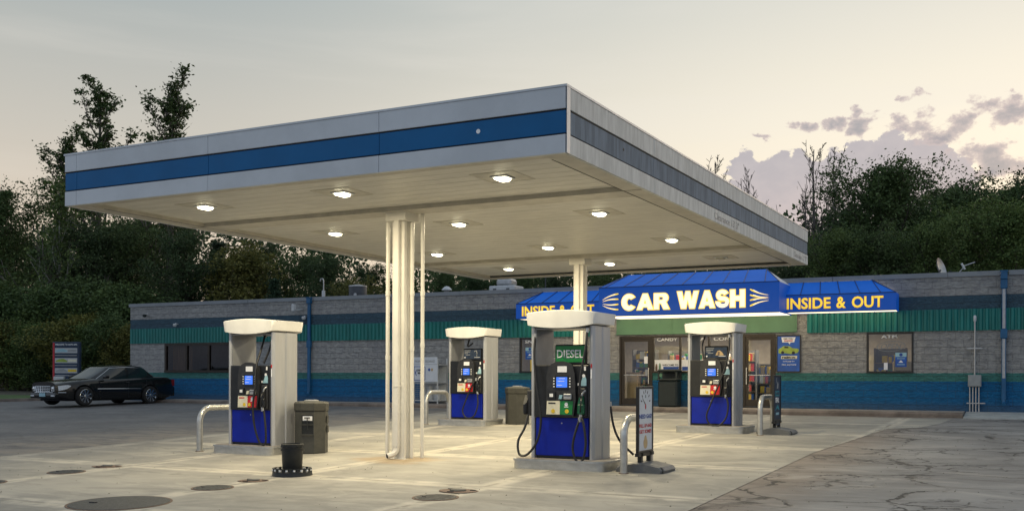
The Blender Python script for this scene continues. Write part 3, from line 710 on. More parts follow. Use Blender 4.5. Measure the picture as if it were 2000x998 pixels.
HEAVY = {   # broad block capitals as closed outlines, height 1
 'C': (.92,[arc(.46,.5,.46,.52,38,322,26)+arc(.48,.5,.17,.25,310,50,18)]),
 'A': (1.0,[[(0,0),(.36,1),(.64,1),(1,0),(.70,0),(.645,.17),(.355,.17),(.30,0)],[(.42,.37),(.58,.37),(.50,.66)]]),
 'R': (.94,[[(0,0),(0,1),(.56,1)]+arc(.60,.715,.27,.285,78,-62,12)+[(.94,0),(.60,0),(.44,.36),(.29,.36),(.29,0)],[(.29,.57),(.29,.79),(.47,.79)]+arc(.48,.68,.10,.11,80,-80,8)+[(.47,.57)]]),
 'W': (1.38,[[(.26,0),(0,1),(.29,1),(.43,.42),(.56,1),(.82,1),(.95,.42),(1.09,1),(1.38,1),(1.12,0),(.82,0),(.69,.54),(.56,0)]]),
 'S': (.86,[arc(.42,.72,.38,.30,22,200,16)+arc(.40,.66,.34,.26,205,262,8)+arc(.50,.305,.12,.095,70,-90,8)+arc(.40,.33,.14,.12,-95,-180,6)+[(0,.35)]+arc(.42,.31,.42,.33,182,360,16)+arc(.44,.32,.42,.32,0,72,8)+arc(.40,.715,.13,.085,262,110,8)+arc(.40,.70,.14,.10,90,12,6)]),
 'H': (.92,[[(0,0),(0,1),(.30,1),(.30,.64),(.62,.64),(.62,1),(.92,1),(.92,0),(.62,0),(.62,.38),(.30,.38),(.30,0)]]),
}
def heavy(name, word, x0, x1, z0, z1, y, m, parent, grow=0., depth=.006, gap=.06):
    adv = sum(HEAVY[c][0] for c in word)+gap*(len(word)-1); sx = (x1-x0)/adv; sz = z1-z0
    x = 0; V = []; F = []
    for ch in word:
        w, loops = HEAVY[ch]
        cu = bpy.data.curves.new(name,'CURVE'); cu.dimensions = '2D'; cu.fill_mode = 'BOTH'
        for lp in loops:
            sp = cu.splines.new('POLY'); sp.points.add(len(lp)-1); sp.use_cyclic_u = True
            for p,(a,c_) in zip(sp.points, lp): p.co = (x0+(x+a)*sx, z0+c_*sz, 0, 1)
        x += w+gap
        cu.extrude = depth; cu.offset = grow
        ob = bpy.data.objects.new(name, cu); COL.objects.link(ob); dg = bpy.context.evaluated_depsgraph_get(); dg.update()
        me = bpy.data.meshes.new_from_object(ob.evaluated_get(dg)); bpy.data.objects.remove(ob); bpy.data.curves.remove(cu)
        k = len(V); V += [(v.co.x, y-v.co.z, v.co.y) for v in me.vertices]; F += [tuple(i+k for i in p.vertices) for p in me.polygons]
        bpy.data.meshes.remove(me)
    b = MB(); b.v = V; b.f = F; return b.build(name, m, parent)
for nm, m, gr, y in (('letter_outline','letter_yellow',.022,-1.758),('lettering','letter_cream',.0,-1.772)):
    heavy(nm,'CAR',-1.42-c,.04-c,3.53,3.99,y,m,t,gr); heavy(nm,'WASH',.28-c,2.24-c,3.53,4.02,y,m,t,gr)
def streak(x0,z0,x1,z1,th):
    dx,dz = x1-x0,z1-z0; L = math.hypot(dx,dz); nx,nz = -dz/L,dx/L; top=[]; bot=[]
    for i in range(9):
        u = i/8; r = th*(u**.7)*(1 if u < 1 else .6); bend = .03*math.sin(u*math.pi)*(1 if dz < 0 else -1)*(-1)
        px,pz = x0+dx*u+nx*bend, z0+dz*u+nz*bend; top.append((px+nx*r,pz+nz*r)); bot.append((px-nx*r,pz-nz*r))
    return top+bot[::-1]
b = MB()
for sgn, xt, xe in ((1,-2.04-c,-1.53-c),(-1,2.92-c,2.38-c)):
    for zt_, ze in ((3.84,4.02),(3.79,3.86),(3.74,3.71),(3.69,3.55)): b.prism(streak(xt,zt_,xe,ze,.026),-1.762,-1.756,'y')
b.build('burst_streaks','letter_yellow',t)
b = MB()
for sgn, xt, xe in ((1,-2.04-c,-1.62-c),(-1,2.92-c,2.47-c)):
    for zt_, ze in ((3.84,4.00),(3.79,3.86),(3.74,3.71),(3.69,3.57)): b.prism(streak(xt,zt_,xe,ze,.013),-1.765,-1.763,'y')
b.build('streak_highlight','letter_cream',t)
for s0,s1,h0,h1,lx0,lx1,lab in ((3.02,6.14,.05,.72,3.21,5.81,'right lit blue awning reading INSIDE & OUT'),(-5.37,-2.17,.62,.05,-5.15,-2.68,'left lit blue awning reading INSIDE & OUT, partly behind the far column')):
    t, c = awning('awning_sign', s0, s1, .80, 3.40, 3.885, 4.30, h0, h1, lab, 5)
    for nm, m, bold, y, e in (('letter_outline','letter_orange',.032,-.807,.008),('lettering','letter_yellow',.018,-.813,0)):
        L = lx1-lx0
        text(nm,'INSIDE',m,t,lx0-c-e,lx0+.462*L-c+e,3.49-e,3.80+e,y,bold,.005)
        text(nm,'&',m,t,lx0+.525*L-c-e,lx0+.62*L-c+e,3.49-e,3.80+e,y,bold,.005)
        text(nm,'OUT',m,t,lx0+.685*L-c-e,lx1-c+e,3.49-e,3.80+e,y,bold,.005)

# ================================================================ wall fittings
def downpipe(s, zb, label, jogs):
    t = local('downpipe', s, -.02, 0, label, 'downpipe', 'blue downpipes on the store front')
    b = MB(); b.bbox(-.085,.085,-.14,-.005,4.20,4.40,.01); b.box(-.10,.10,-.155,-.004,4.395,4.43); b.build('hopper','blue_pipe',t)
    b = MB(); b.bbox(-.055,.055,-.11,-.012,zb,4.2,.012); b.build('pipe','blue_pipe',t)
    b = MB()
    for z in jogs: b.bbox(-.085,.085,-.125,-.005,z,z+.24,.01)
    b.build('strap','blue_pipe',t)
    b = MB(); b.tube([(0,-.06,zb+.02),(0,-.1,zb-.06),(0,-.18,zb-.1)],.05,8); b.build('shoe','blue_pipe',t,smooth=True)
    return t
downpipe(-14.1,.98,'blue downpipe at the left, beyond the left pump',[2.6])
t = downpipe(8.79,.95,'blue downpipe near the right edge of the photo',[2.62,3.95])
b = MB(); b.box(-.035,.035,-.117,-.1115,1.55,2.6); b.box(-.035,.035,-.117,-.1115,2.88,3.93); b.build('pipe_face','galv',t)
t = local('electrical_box', 8.08,-.02,.64,'grey electrical box with conduits on the blue wall at the right','electrical box')
b = MB(); b.bbox(-.165,.165,-.16,0,.68,1.0,.012); b.build('box_body','box_grey',t)
b = MB(); b.bbox(-.15,.15,-.172,-.162,.70,.98,.004); b.build('box_door','box_grey',t)
for x in (-.12,-.045,.03,.105): b = MB(); b.tube([(x,-.05,.0),(x,-.05,.68)],.018); b.build('conduit','galv',t,smooth=True)
b = MB(); b.box(-.2,.26,-.075,-.03,.22,.25); b.build('bracket','galv',t)
b = MB(); b.tube([(0,-.05,1.0),(0,-.05,2.46)],.022); b.build('mast','galv',t,smooth=True)
b = MB(); b.lathe([(.03,2.44),(.04,2.47),(.04,2.58),(.02,2.61)],12,(0,-.05)); b.build('mast_head','white_metal',t,smooth=True)
b = MB(); b.box(-.19,.19,-.07,-.028,1.7,1.735); b.build('bracket','galv',t)
def camera_unit(s, z, label, kind):
    t = local('security_camera', s, -.0, z, label, 'security camera', 'security cameras on the store wall')
    if kind == 'dome':
        b = MB(); b.tube([(0,-.0,.06),(0,-.14,.08)],.022); b.build('bracket','white_metal',t,smooth=True)
        b = MB(); b.lathe([(.0,-.055),(.05,-.04),(.075,0),(.08,.05),(.06,.07)],14,(0,-.17)); b.build('dome','dark_bin' if 'far left' in label else 'white_metal',t,smooth=True)
    else:
        b = MB(); b.tube([(0,-.02,.03),(0,-.22,.0),(-.12,-.25,.0)],.018); b.build('bracket','white_metal',t,smooth=True)
        b = MB(); b.bbox(-.26,-.14,-.36,-.2,-.06,.20,.02); b.build('housing','white_metal',t)
camera_unit(-22.1,3.93,'dark dome camera high on the far left of the store wall','dome')
camera_unit(-20.5,3.52,'white dome camera on the blue band above the left window','dome')
camera_unit(-14.45,3.98,'white box camera on a bracket left of the blue downpipe','box')
camera_unit(-14.28,3.66,'small white dome camera under the box camera by the left downpipe','dome')
# gas bottle cage at the wall
t = local('bottle_exchange_cage', -8.72,-.50,.656,'pale grey propane exchange cage against the wall, behind the round canopy pipe','gas cage')
b = MB(); 
for x in (-.47,.44): 
    for y in (-.33,.30): b.box(x,x+.035,y,y+.035,.0,1.50)
b.box(-.47,.475,-.33,.335,1.28,1.31); b.box(-.47,.475,-.33,.335,.08,.11); b.box(-.47,.475,-.33,.335,.68,.70)
b.box(-.475,.48,.30,.34,.02,1.30); b.build('cage_frame','white_metal',t)
b = MB(); b.box(-.47,.475,-.345,-.332,.73,1.30); b.build('door_panel','sign_white',t)
b = MB(); b.box(-.47,.45,-.345,-.32,1.315,1.55); b.build('header_panel','sign_white',t)
b = MB()
for i in range(13): b.tube([(-.44+i*.073,-.335,.1),(-.44+i*.073,-.335,.68)],.004,4)
for k in range(8): b.tube([(-.46,-.335,.16+k*.07),(.46,-.335,.16+k*.07)],.004,4)
b.build('cage_mesh','galv',t)
b = MB(); b.prism([(-.44,.77),(-.03,.77),(0,.8),(0,1.21),(-.03,1.24),(-.44,1.24)],-.352,-.346,'y'); b.build('notice_border','sign_navy',t)
b = MB(); b.prism([(-.42,.79),(-.04,.79),(-.02,.81),(-.02,1.20),(-.04,1.22),(-.42,1.22)],-.356,-.353,'y'); b.build('notice_panel','sign_white',t)
text('lettering','LASER','pump_black',t,-.32,-.05,1.08,1.15,-.357,.06,.002); text('lettering','WASH','pump_black',t,-.30,-.09,.98,1.05,-.357,.06,.002)
b = MB(); b.prism([(-.40,1.02),(-.35,1.12),(-.33,1.12),(-.36,1.02),(-.33,.93),(-.35,.93)],-.359,-.357,'y'); b.build('emblem','sign_navy',t)
b = MB(); b.prism([(.10,1.13),(.15,1.07),(.20,1.13),(.15,1.19)],-.35,-.346,'y'); b.build('emblem','sign_navy',t)
b = MB(); b.prism([(.21,1.13),(.26,1.07),(.31,1.13),(.26,1.19)],-.35,-.346,'y'); b.build('emblem','tan',t)
text('lettering','PROPANE','grey_mark',t,-.40,-.08,1.37,1.45,-.346,.01,.002); text('lettering','EXCHANGE','grey_mark',t,.0,.36,1.37,1.45,-.346,.01,.002)
for x,y in ((-.25,-.1),(.02,-.1),(.28,-.1)):
    p = local('propane_bottle', -8.72+x,-.55,.77,f'{"left" if x<-.1 else "middle" if x<.1 else "right"} white gas bottle of the three in the exchange cage','gas bottle','gas bottles in the exchange cage')
    b = MB(); b.lathe([(.09,0),(.11,.03),(.12,.08),(.12,.28),(.10,.35),(.04,.38),(.03,.40)],14); b.build('bottle_body','white_metal',p,smooth=True)
    b = MB(); b.lathe([(.075,.38),(.078,.47),(.07,.47)],12,cap=False); b.build('collar','white_metal',p,smooth=True)
# dark bin at the store wall
t = local('litter_bin', -.36,-.42,.656,'dark green-black litter bin against the wall between the store doors','litter bin')
b = MB(); b.bbox(-.30,.30,-.26,.24,.0,.80,.05); b.build('bin_body','dark_bin',t)
b = MB(); b.bbox(-.33,.33,-.29,.27,.80,.85,.03); b.bbox(-.32,.32,-.27,.25,1.06,1.14,.05)
for x in (-.30,.25):
    for y in (-.25,.19): b.box(x,x+.05,y,y+.05,.85,1.06)
b.box(-.25,.25,.18,.24,.85,1.06); b.build('bin_lid','dark_bin',t)
b = MB(); b.lathe([(.05,-.262),(.05,-.268)],12,(-.2,.96),axis='y'); b.build('round_sticker','green_panel',t)
t = local('newspaper_box', .42,-.30,.656,'small dark stand with a red and white sticker beside the litter bin','stand')
b = MB(); b.box(-.02,.02,-.02,.02,0,.5); b.bbox(-.14,.14,-.1,.1,.5,.72,.02); b.build('stand_body','dark_bin',t)
b = MB(); b.box(-.13,.12,-.112,-.104,.58,.66); b.build('sticker','cream_sticker',t); b = MB(); b.box(-.11,.10,-.117,-.1125,.60,.62); b.build('sticker_stripe','red',t)

# ================================================================ rooftop gear
def roofthing(name, s, w, label, cat): return local(name, s, w, 4.12, label, cat)
t = roofthing('air_conditioner', -14.1, 3.0, 'dark round air conditioning unit on the roof beyond the near column', 'air conditioner')
b = MB(); b.lathe([(.33,.15),(.35,.2),(.35,.9),(.33,.93)],20); b.build('casing','hvac',t,smooth=True)
b = MB(); b.lathe([(.36,.93),(.36,.98),(.1,1.02)],20); b.build('top_guard','galv',t,smooth=True)
b = MB(); b.box(-.3,.3,-.3,.3,.0,.15); b.build('curb','roof',t)
b = MB(); b.lathe([(.07,-.362),(.07,-.352)],12,(.12,.6),axis='y'); b.build('badge','galv',t)
t = roofthing('rooftop_unit', -7.6, 3.0, 'pale grey rooftop unit with a domed cap, left of the awnings', 'rooftop unit')
b = MB(); b.bbox(-.52,.50,-.4,.4,0,.72,.03); b.build('casing','white_metal',t)
b = MB(); b.bbox(-.30,.30,-.3,.3,.72,.98,.08); b.build('cap','galv',t)
for x in (-.35,.18): b = MB(); b.box(x,x+.13,-.41,-.402,.5,.62); b.build('vent_hole','hvac',t)
t = roofthing('roof_vent', -10.1, 3.0, 'small mushroom vent on the roof beyond the near column', 'vent')
b = MB(); b.lathe([(.09,0),(.09,.62),(.11,.66)],12); b.build('stack','galv',t,smooth=True)
b = MB(); b.lathe([(.19,.66),(.19,.70),(.08,.80),(.01,.82)],16); b.build('hood','white_metal',t,smooth=True)
t = roofthing('vent_stack', -15.74, 3.0, 'thin curved white vent stack on the roof left of the air conditioner', 'vent')
b = MB(); b.tube([(0,0,0),(0,0,.85)],.07,10); b.build('stack','white_metal',t,smooth=True)
b = MB(); b.tube(crom([(0,0,.85),(0,0,1.2),(-.05,0,1.32),(-.14,0,1.30),(-.16,0,1.22)],5),.022,6); b.build('gooseneck','galv',t,smooth=True)
t = roofthing('dome_vent', -14.83, 3.0, 'low white dome vent on the roof edge beside the air conditioner', 'vent')
b = MB(); b.lathe([(.12,0),(.13,.45),(.14,.5),(.10,.58),(.01,.61)],14); b.build('dome','white_metal',t,smooth=True)
t = roofthing('satellite_dish', 7.02, 2.0, 'satellite dish seen edge-on above the roof at the right', 'satellite dish')
b = MB(); pr = [(0.01+.30*i/8, .10*(i/8)**2) for i in range(9)]
b.lathe(pr,18,cap=False); b.lathe([(r,z+.006) for r,z in pr],18,cap=False); b.build('dish','galv',t,(0,0,.62),(R(15),R(72),0),smooth=True)
b = MB(); b.tube([(0,0,0),(0,0,.45),(.06,0,.6)],.025); b.tube([(.1,0,.45),(.35,0,.55)],.012); b.build('mount','hvac',t,smooth=True)
t = roofthing('antenna', 7.7, 2.0, 'white antenna arm sticking up over the roof near the satellite dish', 'antenna')
b = MB(); b.tube([(-.15,0,0),(-.12,0,.5),(.02,0,.66)],.016); b.build('mast','galv',t,smooth=True)
b = MB(); b.tube([(-.06,0,.76),(.03,0,.58)],.03); b.tube([(0,0,.68),(.3,0,.78)],.014); b.build('boom','white_metal',t,smooth=True)
t = roofthing('roof_pipe', -6.05, 3.0, 'thin dark pipe on the roof just left of the far canopy column', 'pipe')
b = MB(); b.tube([(0,0,0),(0,0,1.0)],.02); b.build('stack','hvac',t,smooth=True); b = MB(); b.lathe([(.05,.98),(.06,1.02),(.01,1.08)],10); b.build('cap','hvac',t,smooth=True)
# ================================================================ canopy over the pumps
CX0,CX1,CY0,CY1,CB,CT = -14.39,-5.373,11.711,25.86,4.293,5.143
can = empty('fuel_canopy', ((CX0+CX1)/2,(CY0+CY1)/2,0), 0, 'flat white fuel canopy with a blue stripe on two cream columns', 'canopy')
def cl(x, y): return x-(CX0+CX1)/2, y-(CY0+CY1)/2
x0,y0 = cl(CX0,CY0); x1,y1 = cl(CX1,CY1)
z1,z2 = 4.535,4.835
def fascia(name, za, zb, m_front, m_side, out=0.):
    b = MB(); seams = [CX0,-14.12,-11.27,-8.17,CX1+.0]
    for a,c in zip(seams, seams[1:]): b.bbox(a-(CX0+CX1)/2+.003, c-(CX0+CX1)/2-.003, y0-out, y0+.04, za, zb, .003)
    b.build(name, m_front, can)
    b = MB(); seams = [CY0,CY0+.10,14.88,18.01,21.13,24.25,CY1]
    for a,c in zip(seams, seams[1:]): b.bbox(x1-.04, x1+out, max(a-(CY0+CY1)/2+.003, y0+.042), c-(CY0+CY1)/2-.003, za, zb, .003)
    b.build(name, m_side, can)
    b = MB(); b.box(x0-out,x0+.04,y0+.041,y1,za,zb); b.box(x0+.041,x1-.041,y1-.04,y1+out,za,zb); b.build(name, m_front, can)
fascia('fascia_panel', CB, z1-.011, 'white_panel', 'weathered_panel', .012)
fascia('fascia_panel', z2+.011, CT-.03, 'white_panel', 'weathered_panel', .012)
fascia('fascia_stripe', z1+.011, z2-.011, 'blue_stripe', 'faded_stripe', .0)
b = MB(); b.box(x0+.01,x1-.01,y0+.01,y0+.035,CB+.02,CT-.04); b.box(x1-.035,x1-.01,y0+.036,y1-.01,CB+.02,CT-.04); b.box(x0+.01,x0+.035,y0+.036,y1-.01,CB+.02,CT-.04); b.box(x0+.036,x1-.036,y1-.035,y1-.01,CB+.02,CT-.04)
b.build('fascia_gap','black_gap',can)
b = MB(); b.box(x0-.02,x1+.02,y0-.02,y0+.06,CT-.028,CT); b.box(x1-.06,x1+.02,y0+.061,y1+.02,CT-.028,CT); b.box(x0-.02,x0+.06,y0+.061,y1+.02,CT-.028,CT); b.box(x0+.061,x1-.061,y1-.06,y1+.02,CT-.028,CT); b.build('top_trim','white_panel',can)
b = MB(); b.box(x0+.06,x1-.06,y0+.06,y1-.06,4.9,4.95); b.build('canopy_roof','roof',can)
# corner post faces on the side facing the road
b = MB(); b.box(x1-.11,x1-.002,y0-.018,y0-.0125,CB,z1-.012); b.box(x1+.0125,x1+.018,y0-.01,y0+.09,CB,CT-.03); b.build('corner_cover','white_panel',can)
# soffit: perimeter trim, deck panels, dropped beam covers
b = MB(); e=.34
b.box(x0+.04,x1-.04,y0+.04,y0+.20,CB+.004,CB+.03); b.box(x0+.04,x0+e,y0+.201,y1-.04,CB+.004,CB+.03); b.box(x1-e,x1-.04,y0+.201,y1-.04,CB+.004,CB+.03); b.box(x0+e+.001,x1-e-.001,y1-.3,y1-.04,CB+.004,CB+.03)
b.box(x0+e-.03,x0+e-.002,y0+.201,y1-.3,CB+.031,CB+.10); b.box(x1-e+.002,x1-e+.03,y0+.201,y1-.3,CB+.031,CB+.10)
b.build('soffit_trim','deck_trim',can)
b = MB(); y = y0+.205; pw = .305
while y < y1-.3:
    ye = min(y+pw-.012, y1-.302); b.box(x0+e+.001,x1-e-.001,y,ye,CB+.075,CB+.10)
    b.box(x0+e+.001,x1-e-.001,ye+.0005,ye+.0115,CB+.09,CB+.10); y += pw
b.build('deck_panels','deck',can)
for yb in (14.50,22.02):
    b = MB(); _,q = cl(0,yb); b.box(x0+e+.002,x1-e-.002,q,q+.50,CB+.0,CB+.074); b.build('beam_cover','deck_trim',can)
b = MB(); b.box(x0+e-.014,x0+e+.001,y0+.5,y1-.31,CB+.0005,CB+.0035); b.box(x1-e-.001,x1-e+.014,y0+.3,y1-.31,CB+.0005,CB+.0035)
for yb in (14.50,22.02):
    _,q = cl(0,yb)
    for xx in (x0+.05,x1-e): b.box(xx,xx+.29,q-.012,q-.002,CB+.0008,CB+.0038)
b.build('soffit_seam','black_gap',can)
text("clearance_lettering","Clearance 13' 3\"",'grey_mark',can,18.0-(CY0+CY1)/2,19.62-(CY0+CY1)/2,CB+.055,CB+.185,x1+.0125,.012,.002,face='+x')
text("clearance_lettering","Clearance 12' 7\"",'grey_mark',can,24.35-(CY0+CY1)/2,25.70-(CY0+CY1)/2,CB+.055,CB+.185,x1+.0125,.012,.002,face='+x')
b = MB(); px,_ = cl(-6.62,0); b.lathe([(.03,y0-.004),(.03,y0-.001)],12,(px,4.69),axis='y'); b.build('bolt_cap','white_mark',can)
b = MB(); _,py = cl(0,13.64); b.lathe([(.02,x1+.001),(.02,x1+.004)],12,(py,4.71),axis='x'); b.build('bolt_hole','black_gap',can)
def column(xc, yc, first):
    gz = G(xc,yc)-.01; cx,cy = cl(xc,yc)
    b = MB()
    # fluted cladding: plan polygon with two recessed grooves per face
    w=.12; pl=[]
    side=[(-w,-w),(-w*.42,-w),(-w*.36,-w+.03),(w*.1,-w+.03),(w*.16,-w),(w,-w)]
    for k in range(4):
        c_,s_ = [(1,0),(0,1),(-1,0),(0,-1)][k]
        for p,q in side[:-1]: pl.append((cx+p*c_-q*s_, cy+p*s_+q*c_))
    b.prism(pl, gz, CB-.13); col = b.build('column','cream_paint',can)
    b = MB(); b.bbox(cx-.20,cx+.20,cy-.22,cy+.20,CB-.14,CB+.012,.006); b.build('column_cap','cream_paint',col)
    b = MB(); b.box(cx-.19,cx+.19,cy-.19,cy+.19,gz,gz+.02); b.build('base_plate','cream_paint',col)
    if first:
        for dx,dy,r,zt in ((-.24,-.08,.034,CB-.14),(.165,.05,.034,CB-.14),(.30,.17,.032,CB-.0)):
            b = MB(); b.tube([(cx+dx,cy+dy,gz),(cx+dx,cy+dy,zt)],r,12)
            for z in (1.9+dx*.4,2.9): b.lathe([(r+.007,z),(r+.007,z+.08)],12,(cx+dx,cy+dy))
            b.build('round_pipe','cream_paint',col,smooth=True)
        b = MB(); b.bbox(cx-.04,cx+.06,cy-.215,cy-.125,gz+.22,CB-.14,.01)
        b.tube(crom([(cx+.01,cy-.17,gz+.26),(cx+.01,cy-.175,gz+.17),(cx-.02,cy-.23,gz+.10),(cx-.08,cy-.32,gz+.07)],5),.048,8)
        rpp = b.build('rain_pipe','cream_paint',col)
        b = MB(); b.tube([(cx-.077,cy-.316,gz+.071),(cx-.083,cy-.325,gz+.069)],.040,8); b.build('pipe_mouth','black_gap',col)
        b = MB(); b.box(cx-.05,cx+.07,cy-.222,cy-.121,1.35,1.375); b.build('pipe_strap','cream_paint',col)
    else:
        b = MB(); b.bbox(cx-.05,cx+.05,cy-.215,cy-.125,gz,CB-.14,.01); b.build('rain_pipe','cream_paint',col)
column(-9.853,14.82,True); column(-9.87,22.35,False)
# ceiling lights
LX = (-12.62,-9.79,-6.98); LY = (13.05,16.6,20.42,23.95)
rown = ['front','second','third','back']; coln = ['left','middle','right']
def clight(x, y, on, label):
    t = empty('ceiling_light', (x,y,CB+.075), 0, label, 'ceiling light', 'square lights under the canopy')
    b = MB(); 
    b.box(-.35,.35,-.35,-.33,-.006,-.0005); b.box(-.35,.35,.33,.35,-.006,-.0005); b.box(-.35,-.33,-.33,.33,-.006,-.0005); b.box(.33,.35,-.33,.33,-.006,-.0005)
    b.box(-.329,.329,-.329,.329,-.003,-.0005); b.build('cover_plate','deck_trim',t)
    b = MB(); b.bbox(-.14,.14,-.14,.14,-.022,-.0035,.01); b.build('housing','white_panel',t)
    b = MB(); b.prism([(-.095,-.023),(.095,-.023),(.08,-.05),(.04,-.062),(-.04,-.062),(-.08,-.05)],-.09,.09,'y'); b.build('lens','lens' if on else 'lens_off',t,smooth=True)
    if on:
        l = bpy.data.lights.new('canopy_lamp','AREA'); l.shape='SQUARE'; l.size=.26; l.energy=LAMP_W; l.color=(1,.85,.56)
        o = bpy.data.objects.new('canopy_lamp', l); COL.objects.link(o); o.location=(0,0,-.075); o.parent=t
    return t
LAMP_W = 100
for j,y in enumerate(LY):
    for i,x in enumerate(LX):
        on = not (i == 2 and j == 3)
        rowtxt = {0:'in the front row nearest the camera',1:'in the second row from the front',2:'in the third row from the front',3:'in the back row nearest the store'}[j]
        clight(x,y,on, f'{coln[i]} square canopy light {rowtxt}'+('' if on else ', unlit'))

# ================================================================ fuel pumps
def pump(px, py, label, diesel=False, topper=None, hoses=(), cut=0.):
    t = empty('fuel_pump', (px,py,G(px,py)), 0, label, 'fuel pump', 'fuel pumps under the canopy')
    # island base, rounded ends, lip
    def rr(hx, hy, r, n=6):
        out=[]
        for cx,cy,a0 in ((hx-cut-r,-hy+r,-90),(hx-cut-r,hy-r,0),(-hx+r,hy-r,90),(-hx+r,-hy+r,180)):
            for k in range(n+1):
                a=R(a0+90*k/n); out.append((cx+r*math.cos(a),cy+r*math.sin(a)))
        return out
    b = MB(); b.prism(rr(.765,.525,.13),-.05,.118); b.build('island_base','steel',t,smooth=True)
    b = MB(); b.prism(rr(.78,.54,.14),.1185,.150); b.build('island_rim','galv',t,smooth=True)
    b = MB(); b.prism(rr(.745,.505,.12),.1505,.156); b.build('island_top','walk',t)
    # cabinet
    b = MB(); b.box(-.445,.445,-.30,.30,.156,.20); b.build('plinth','pump_black',t)
    b = MB(); b.bbox(-.44,.44,-.335,.335,.201,.785,.008); 
    lo = b.build('lower_panel','pump_blue',t)
    b = MB(); b.lathe([(.011,-.338),(.011,-.3355)],10,(.0,.70),axis='y'); b.build('lock','galv',lo)
    b = MB(); b.bbox(-.46,.46,-.36,.36,.786,1.585,.015); up = b.build('upper_cabinet','pump_black',t)
    # console with arched top
    arch=[(-.22,.81),(.23,.81),(.27,1.05),(.25,1.45),(.22,1.56),(.15,1.615),(.05,1.64),(-.05,1.635),(-.14,1.60),(-.19,1.54),(-.22,1.40)]
    for sg in (-1,1):
        b = MB(); b.prism(arch, sg*.3605, sg*.425, 'y'); con = b.build('console','pump_black2',t)
        if sg > 0: continue
        Y=-.4255
        b = MB(); b.box(-.07,.16,Y-.012,Y,1.225,1.42); b.build('screen_bezel','pump_black',con)
        b = MB(); b.box(-.045,.135,Y-.015,Y-.0125,1.245,1.40); s_ = b.build('screen','screen',con)
        b = MB(); b.box(-.02,.09,Y-.017,Y-.0155,1.335,1.343); b.box(-.03,.05,Y-.017,Y-.0155,1.275,1.283); b.box(0,.1,Y-.017,Y-.0155,1.375,1.383); b.build('screen_text','paper',con)
        b = MB()
        for k in range(4):
            for xx in (-.100,.165): b.box(xx,xx+.022,Y-.008,Y-.0005,1.248+k*.042,1.266+k*.042)
        b.build('screen_buttons','white_mark',con)
        b = MB(); b.box(-.03,.125,Y-.006,Y-.0005,1.475,1.565); b.build('paper_notice','paper',con)
        b = MB(); b.box(-.17,-.06,Y-.02,Y-.0005,1.07,1.18); b.build('card_reader','pump_black',con)
        b = MB(); b.box(-.155,-.095,Y-.023,Y-.0205,1.10,1.15); b.build('reader_label','white_mark',con)
        b = MB(); b.prism([(0.,1.07),(.05,1.07),(.065,1.13),(.015,1.13)],Y-.03,Y-.0005,'y'); b.build('keypad','light_blue' if diesel else 'cream_sticker',con)
        b = MB(); b.bbox(.085,.215,Y-.045,Y-.0005,1.065,1.15,.01); b.build('receipt_hood','galv',con)
        b = MB(); b.box(.10,.20,Y-.048,Y-.0455,1.115,1.125); b.build('receipt_slot','black_gap',con)
        b = MB(); b.prism([(-.215,.835),(.01,.835),(.015,1.04),(-.205,1.04)],Y-.008,Y-.0005,'y'); b.build('grade_panel','cream_sticker',con)
        b = MB(); b.prism([(.012,.835),(.215,.835),(.23,1.04),(.017,1.04)],Y-.008,Y-.0005,'y'); b.build('grade_panel','green' if diesel else 'red',con)
        b = MB(); b.box(-.18,-.06,Y-.011,Y-.0085,.995,1.015); b.build('price_text','pump_black2' if diesel else 'red',con)
        b = MB(); b.lathe([(.032,Y-.012),(.032,Y-.0085)],14,(-.06 if not diesel else -.10,.885),axis='y'); b.build('octane_button','yellow',con)
        b = MB(); b.lathe([(.032,Y-.012),(.032,Y-.0085)],14,(.06 if not diesel else .13,.885),axis='y'); b.build('octane_button','yellow',con)
        b = MB(); b.lathe([(.028,Y-.011),(.028,Y-.0085)],14,(.12,.99),axis='y'); b.build('brand_spot','paper',con)
        b = MB(); b.box(.085,.155,Y-.011,Y-.0085,.945,.957); b.build('price_text','paper',con)
    # decals right of the console
    Y=-.3605
    b = MB(); b.prism([(.30,1.27),(.42,1.27),(.42,1.36),(.40,1.42),(.36,1.42),(.345,1.36)],Y-.004,Y-.0005,'y'); b.build('decal','light_blue',up)
    b = MB(); b.lathe([(.026,Y-.007),(.026,Y-.0045)],12,(.375,1.42),axis='y'); b.build('decal','paper',up)
    b = MB(); b.box(.275,.298,Y-.004,Y-.0005,1.275,1.31); b.build('decal','paper',up)
    b = MB(); b.box(.38,.41,Y-.004,Y-.0005,1.50,1.56); b.build('pump_number','white_mark',up)
    # nozzle boots and nozzles
    def nozzle(x, m, big=True, y=-.36):
        b = MB(); b.bbox(x-.075,x+.075,y-.03,y-.0005,.80,1.24,.02); boot = b.build('nozzle_boot','pump_black2',t)
        b = MB(); b.bbox(x-.055,x+.055,y-.10,y-.031,.84,1.0,.02); b.prism([(x-.045,1.0),(x+.045,1.0),(x+.03,1.12),(x-.02,1.12)],y-.09,y-.04,'y')
        nz = b.build('nozzle',m,t)
        b = MB(); b.tube(crom([(x,y-.10,.88),(x+.03,y-.15,.93),(x+.035,y-.15,1.04),(x+.02,y-.09,1.1)],4),.012,6); b.build('trigger_guard','pump_black',nz,smooth=True)
        b = MB(); b.tube(crom([(x+.005,y-.06,1.10),(x+.02,y-.055,1.16),(x+.05,y-.02,1.20)],4),.014,8); b.build('spout','galv',nz,smooth=True)
        b = MB(); b.tube([(x-.01,y-.065,.84),(x,y-.065,.77)],.026,8); b.build('swivel','galv',nz,smooth=True)
    nozzle(.36,'green_nozzle' if diesel else 'pump_black')
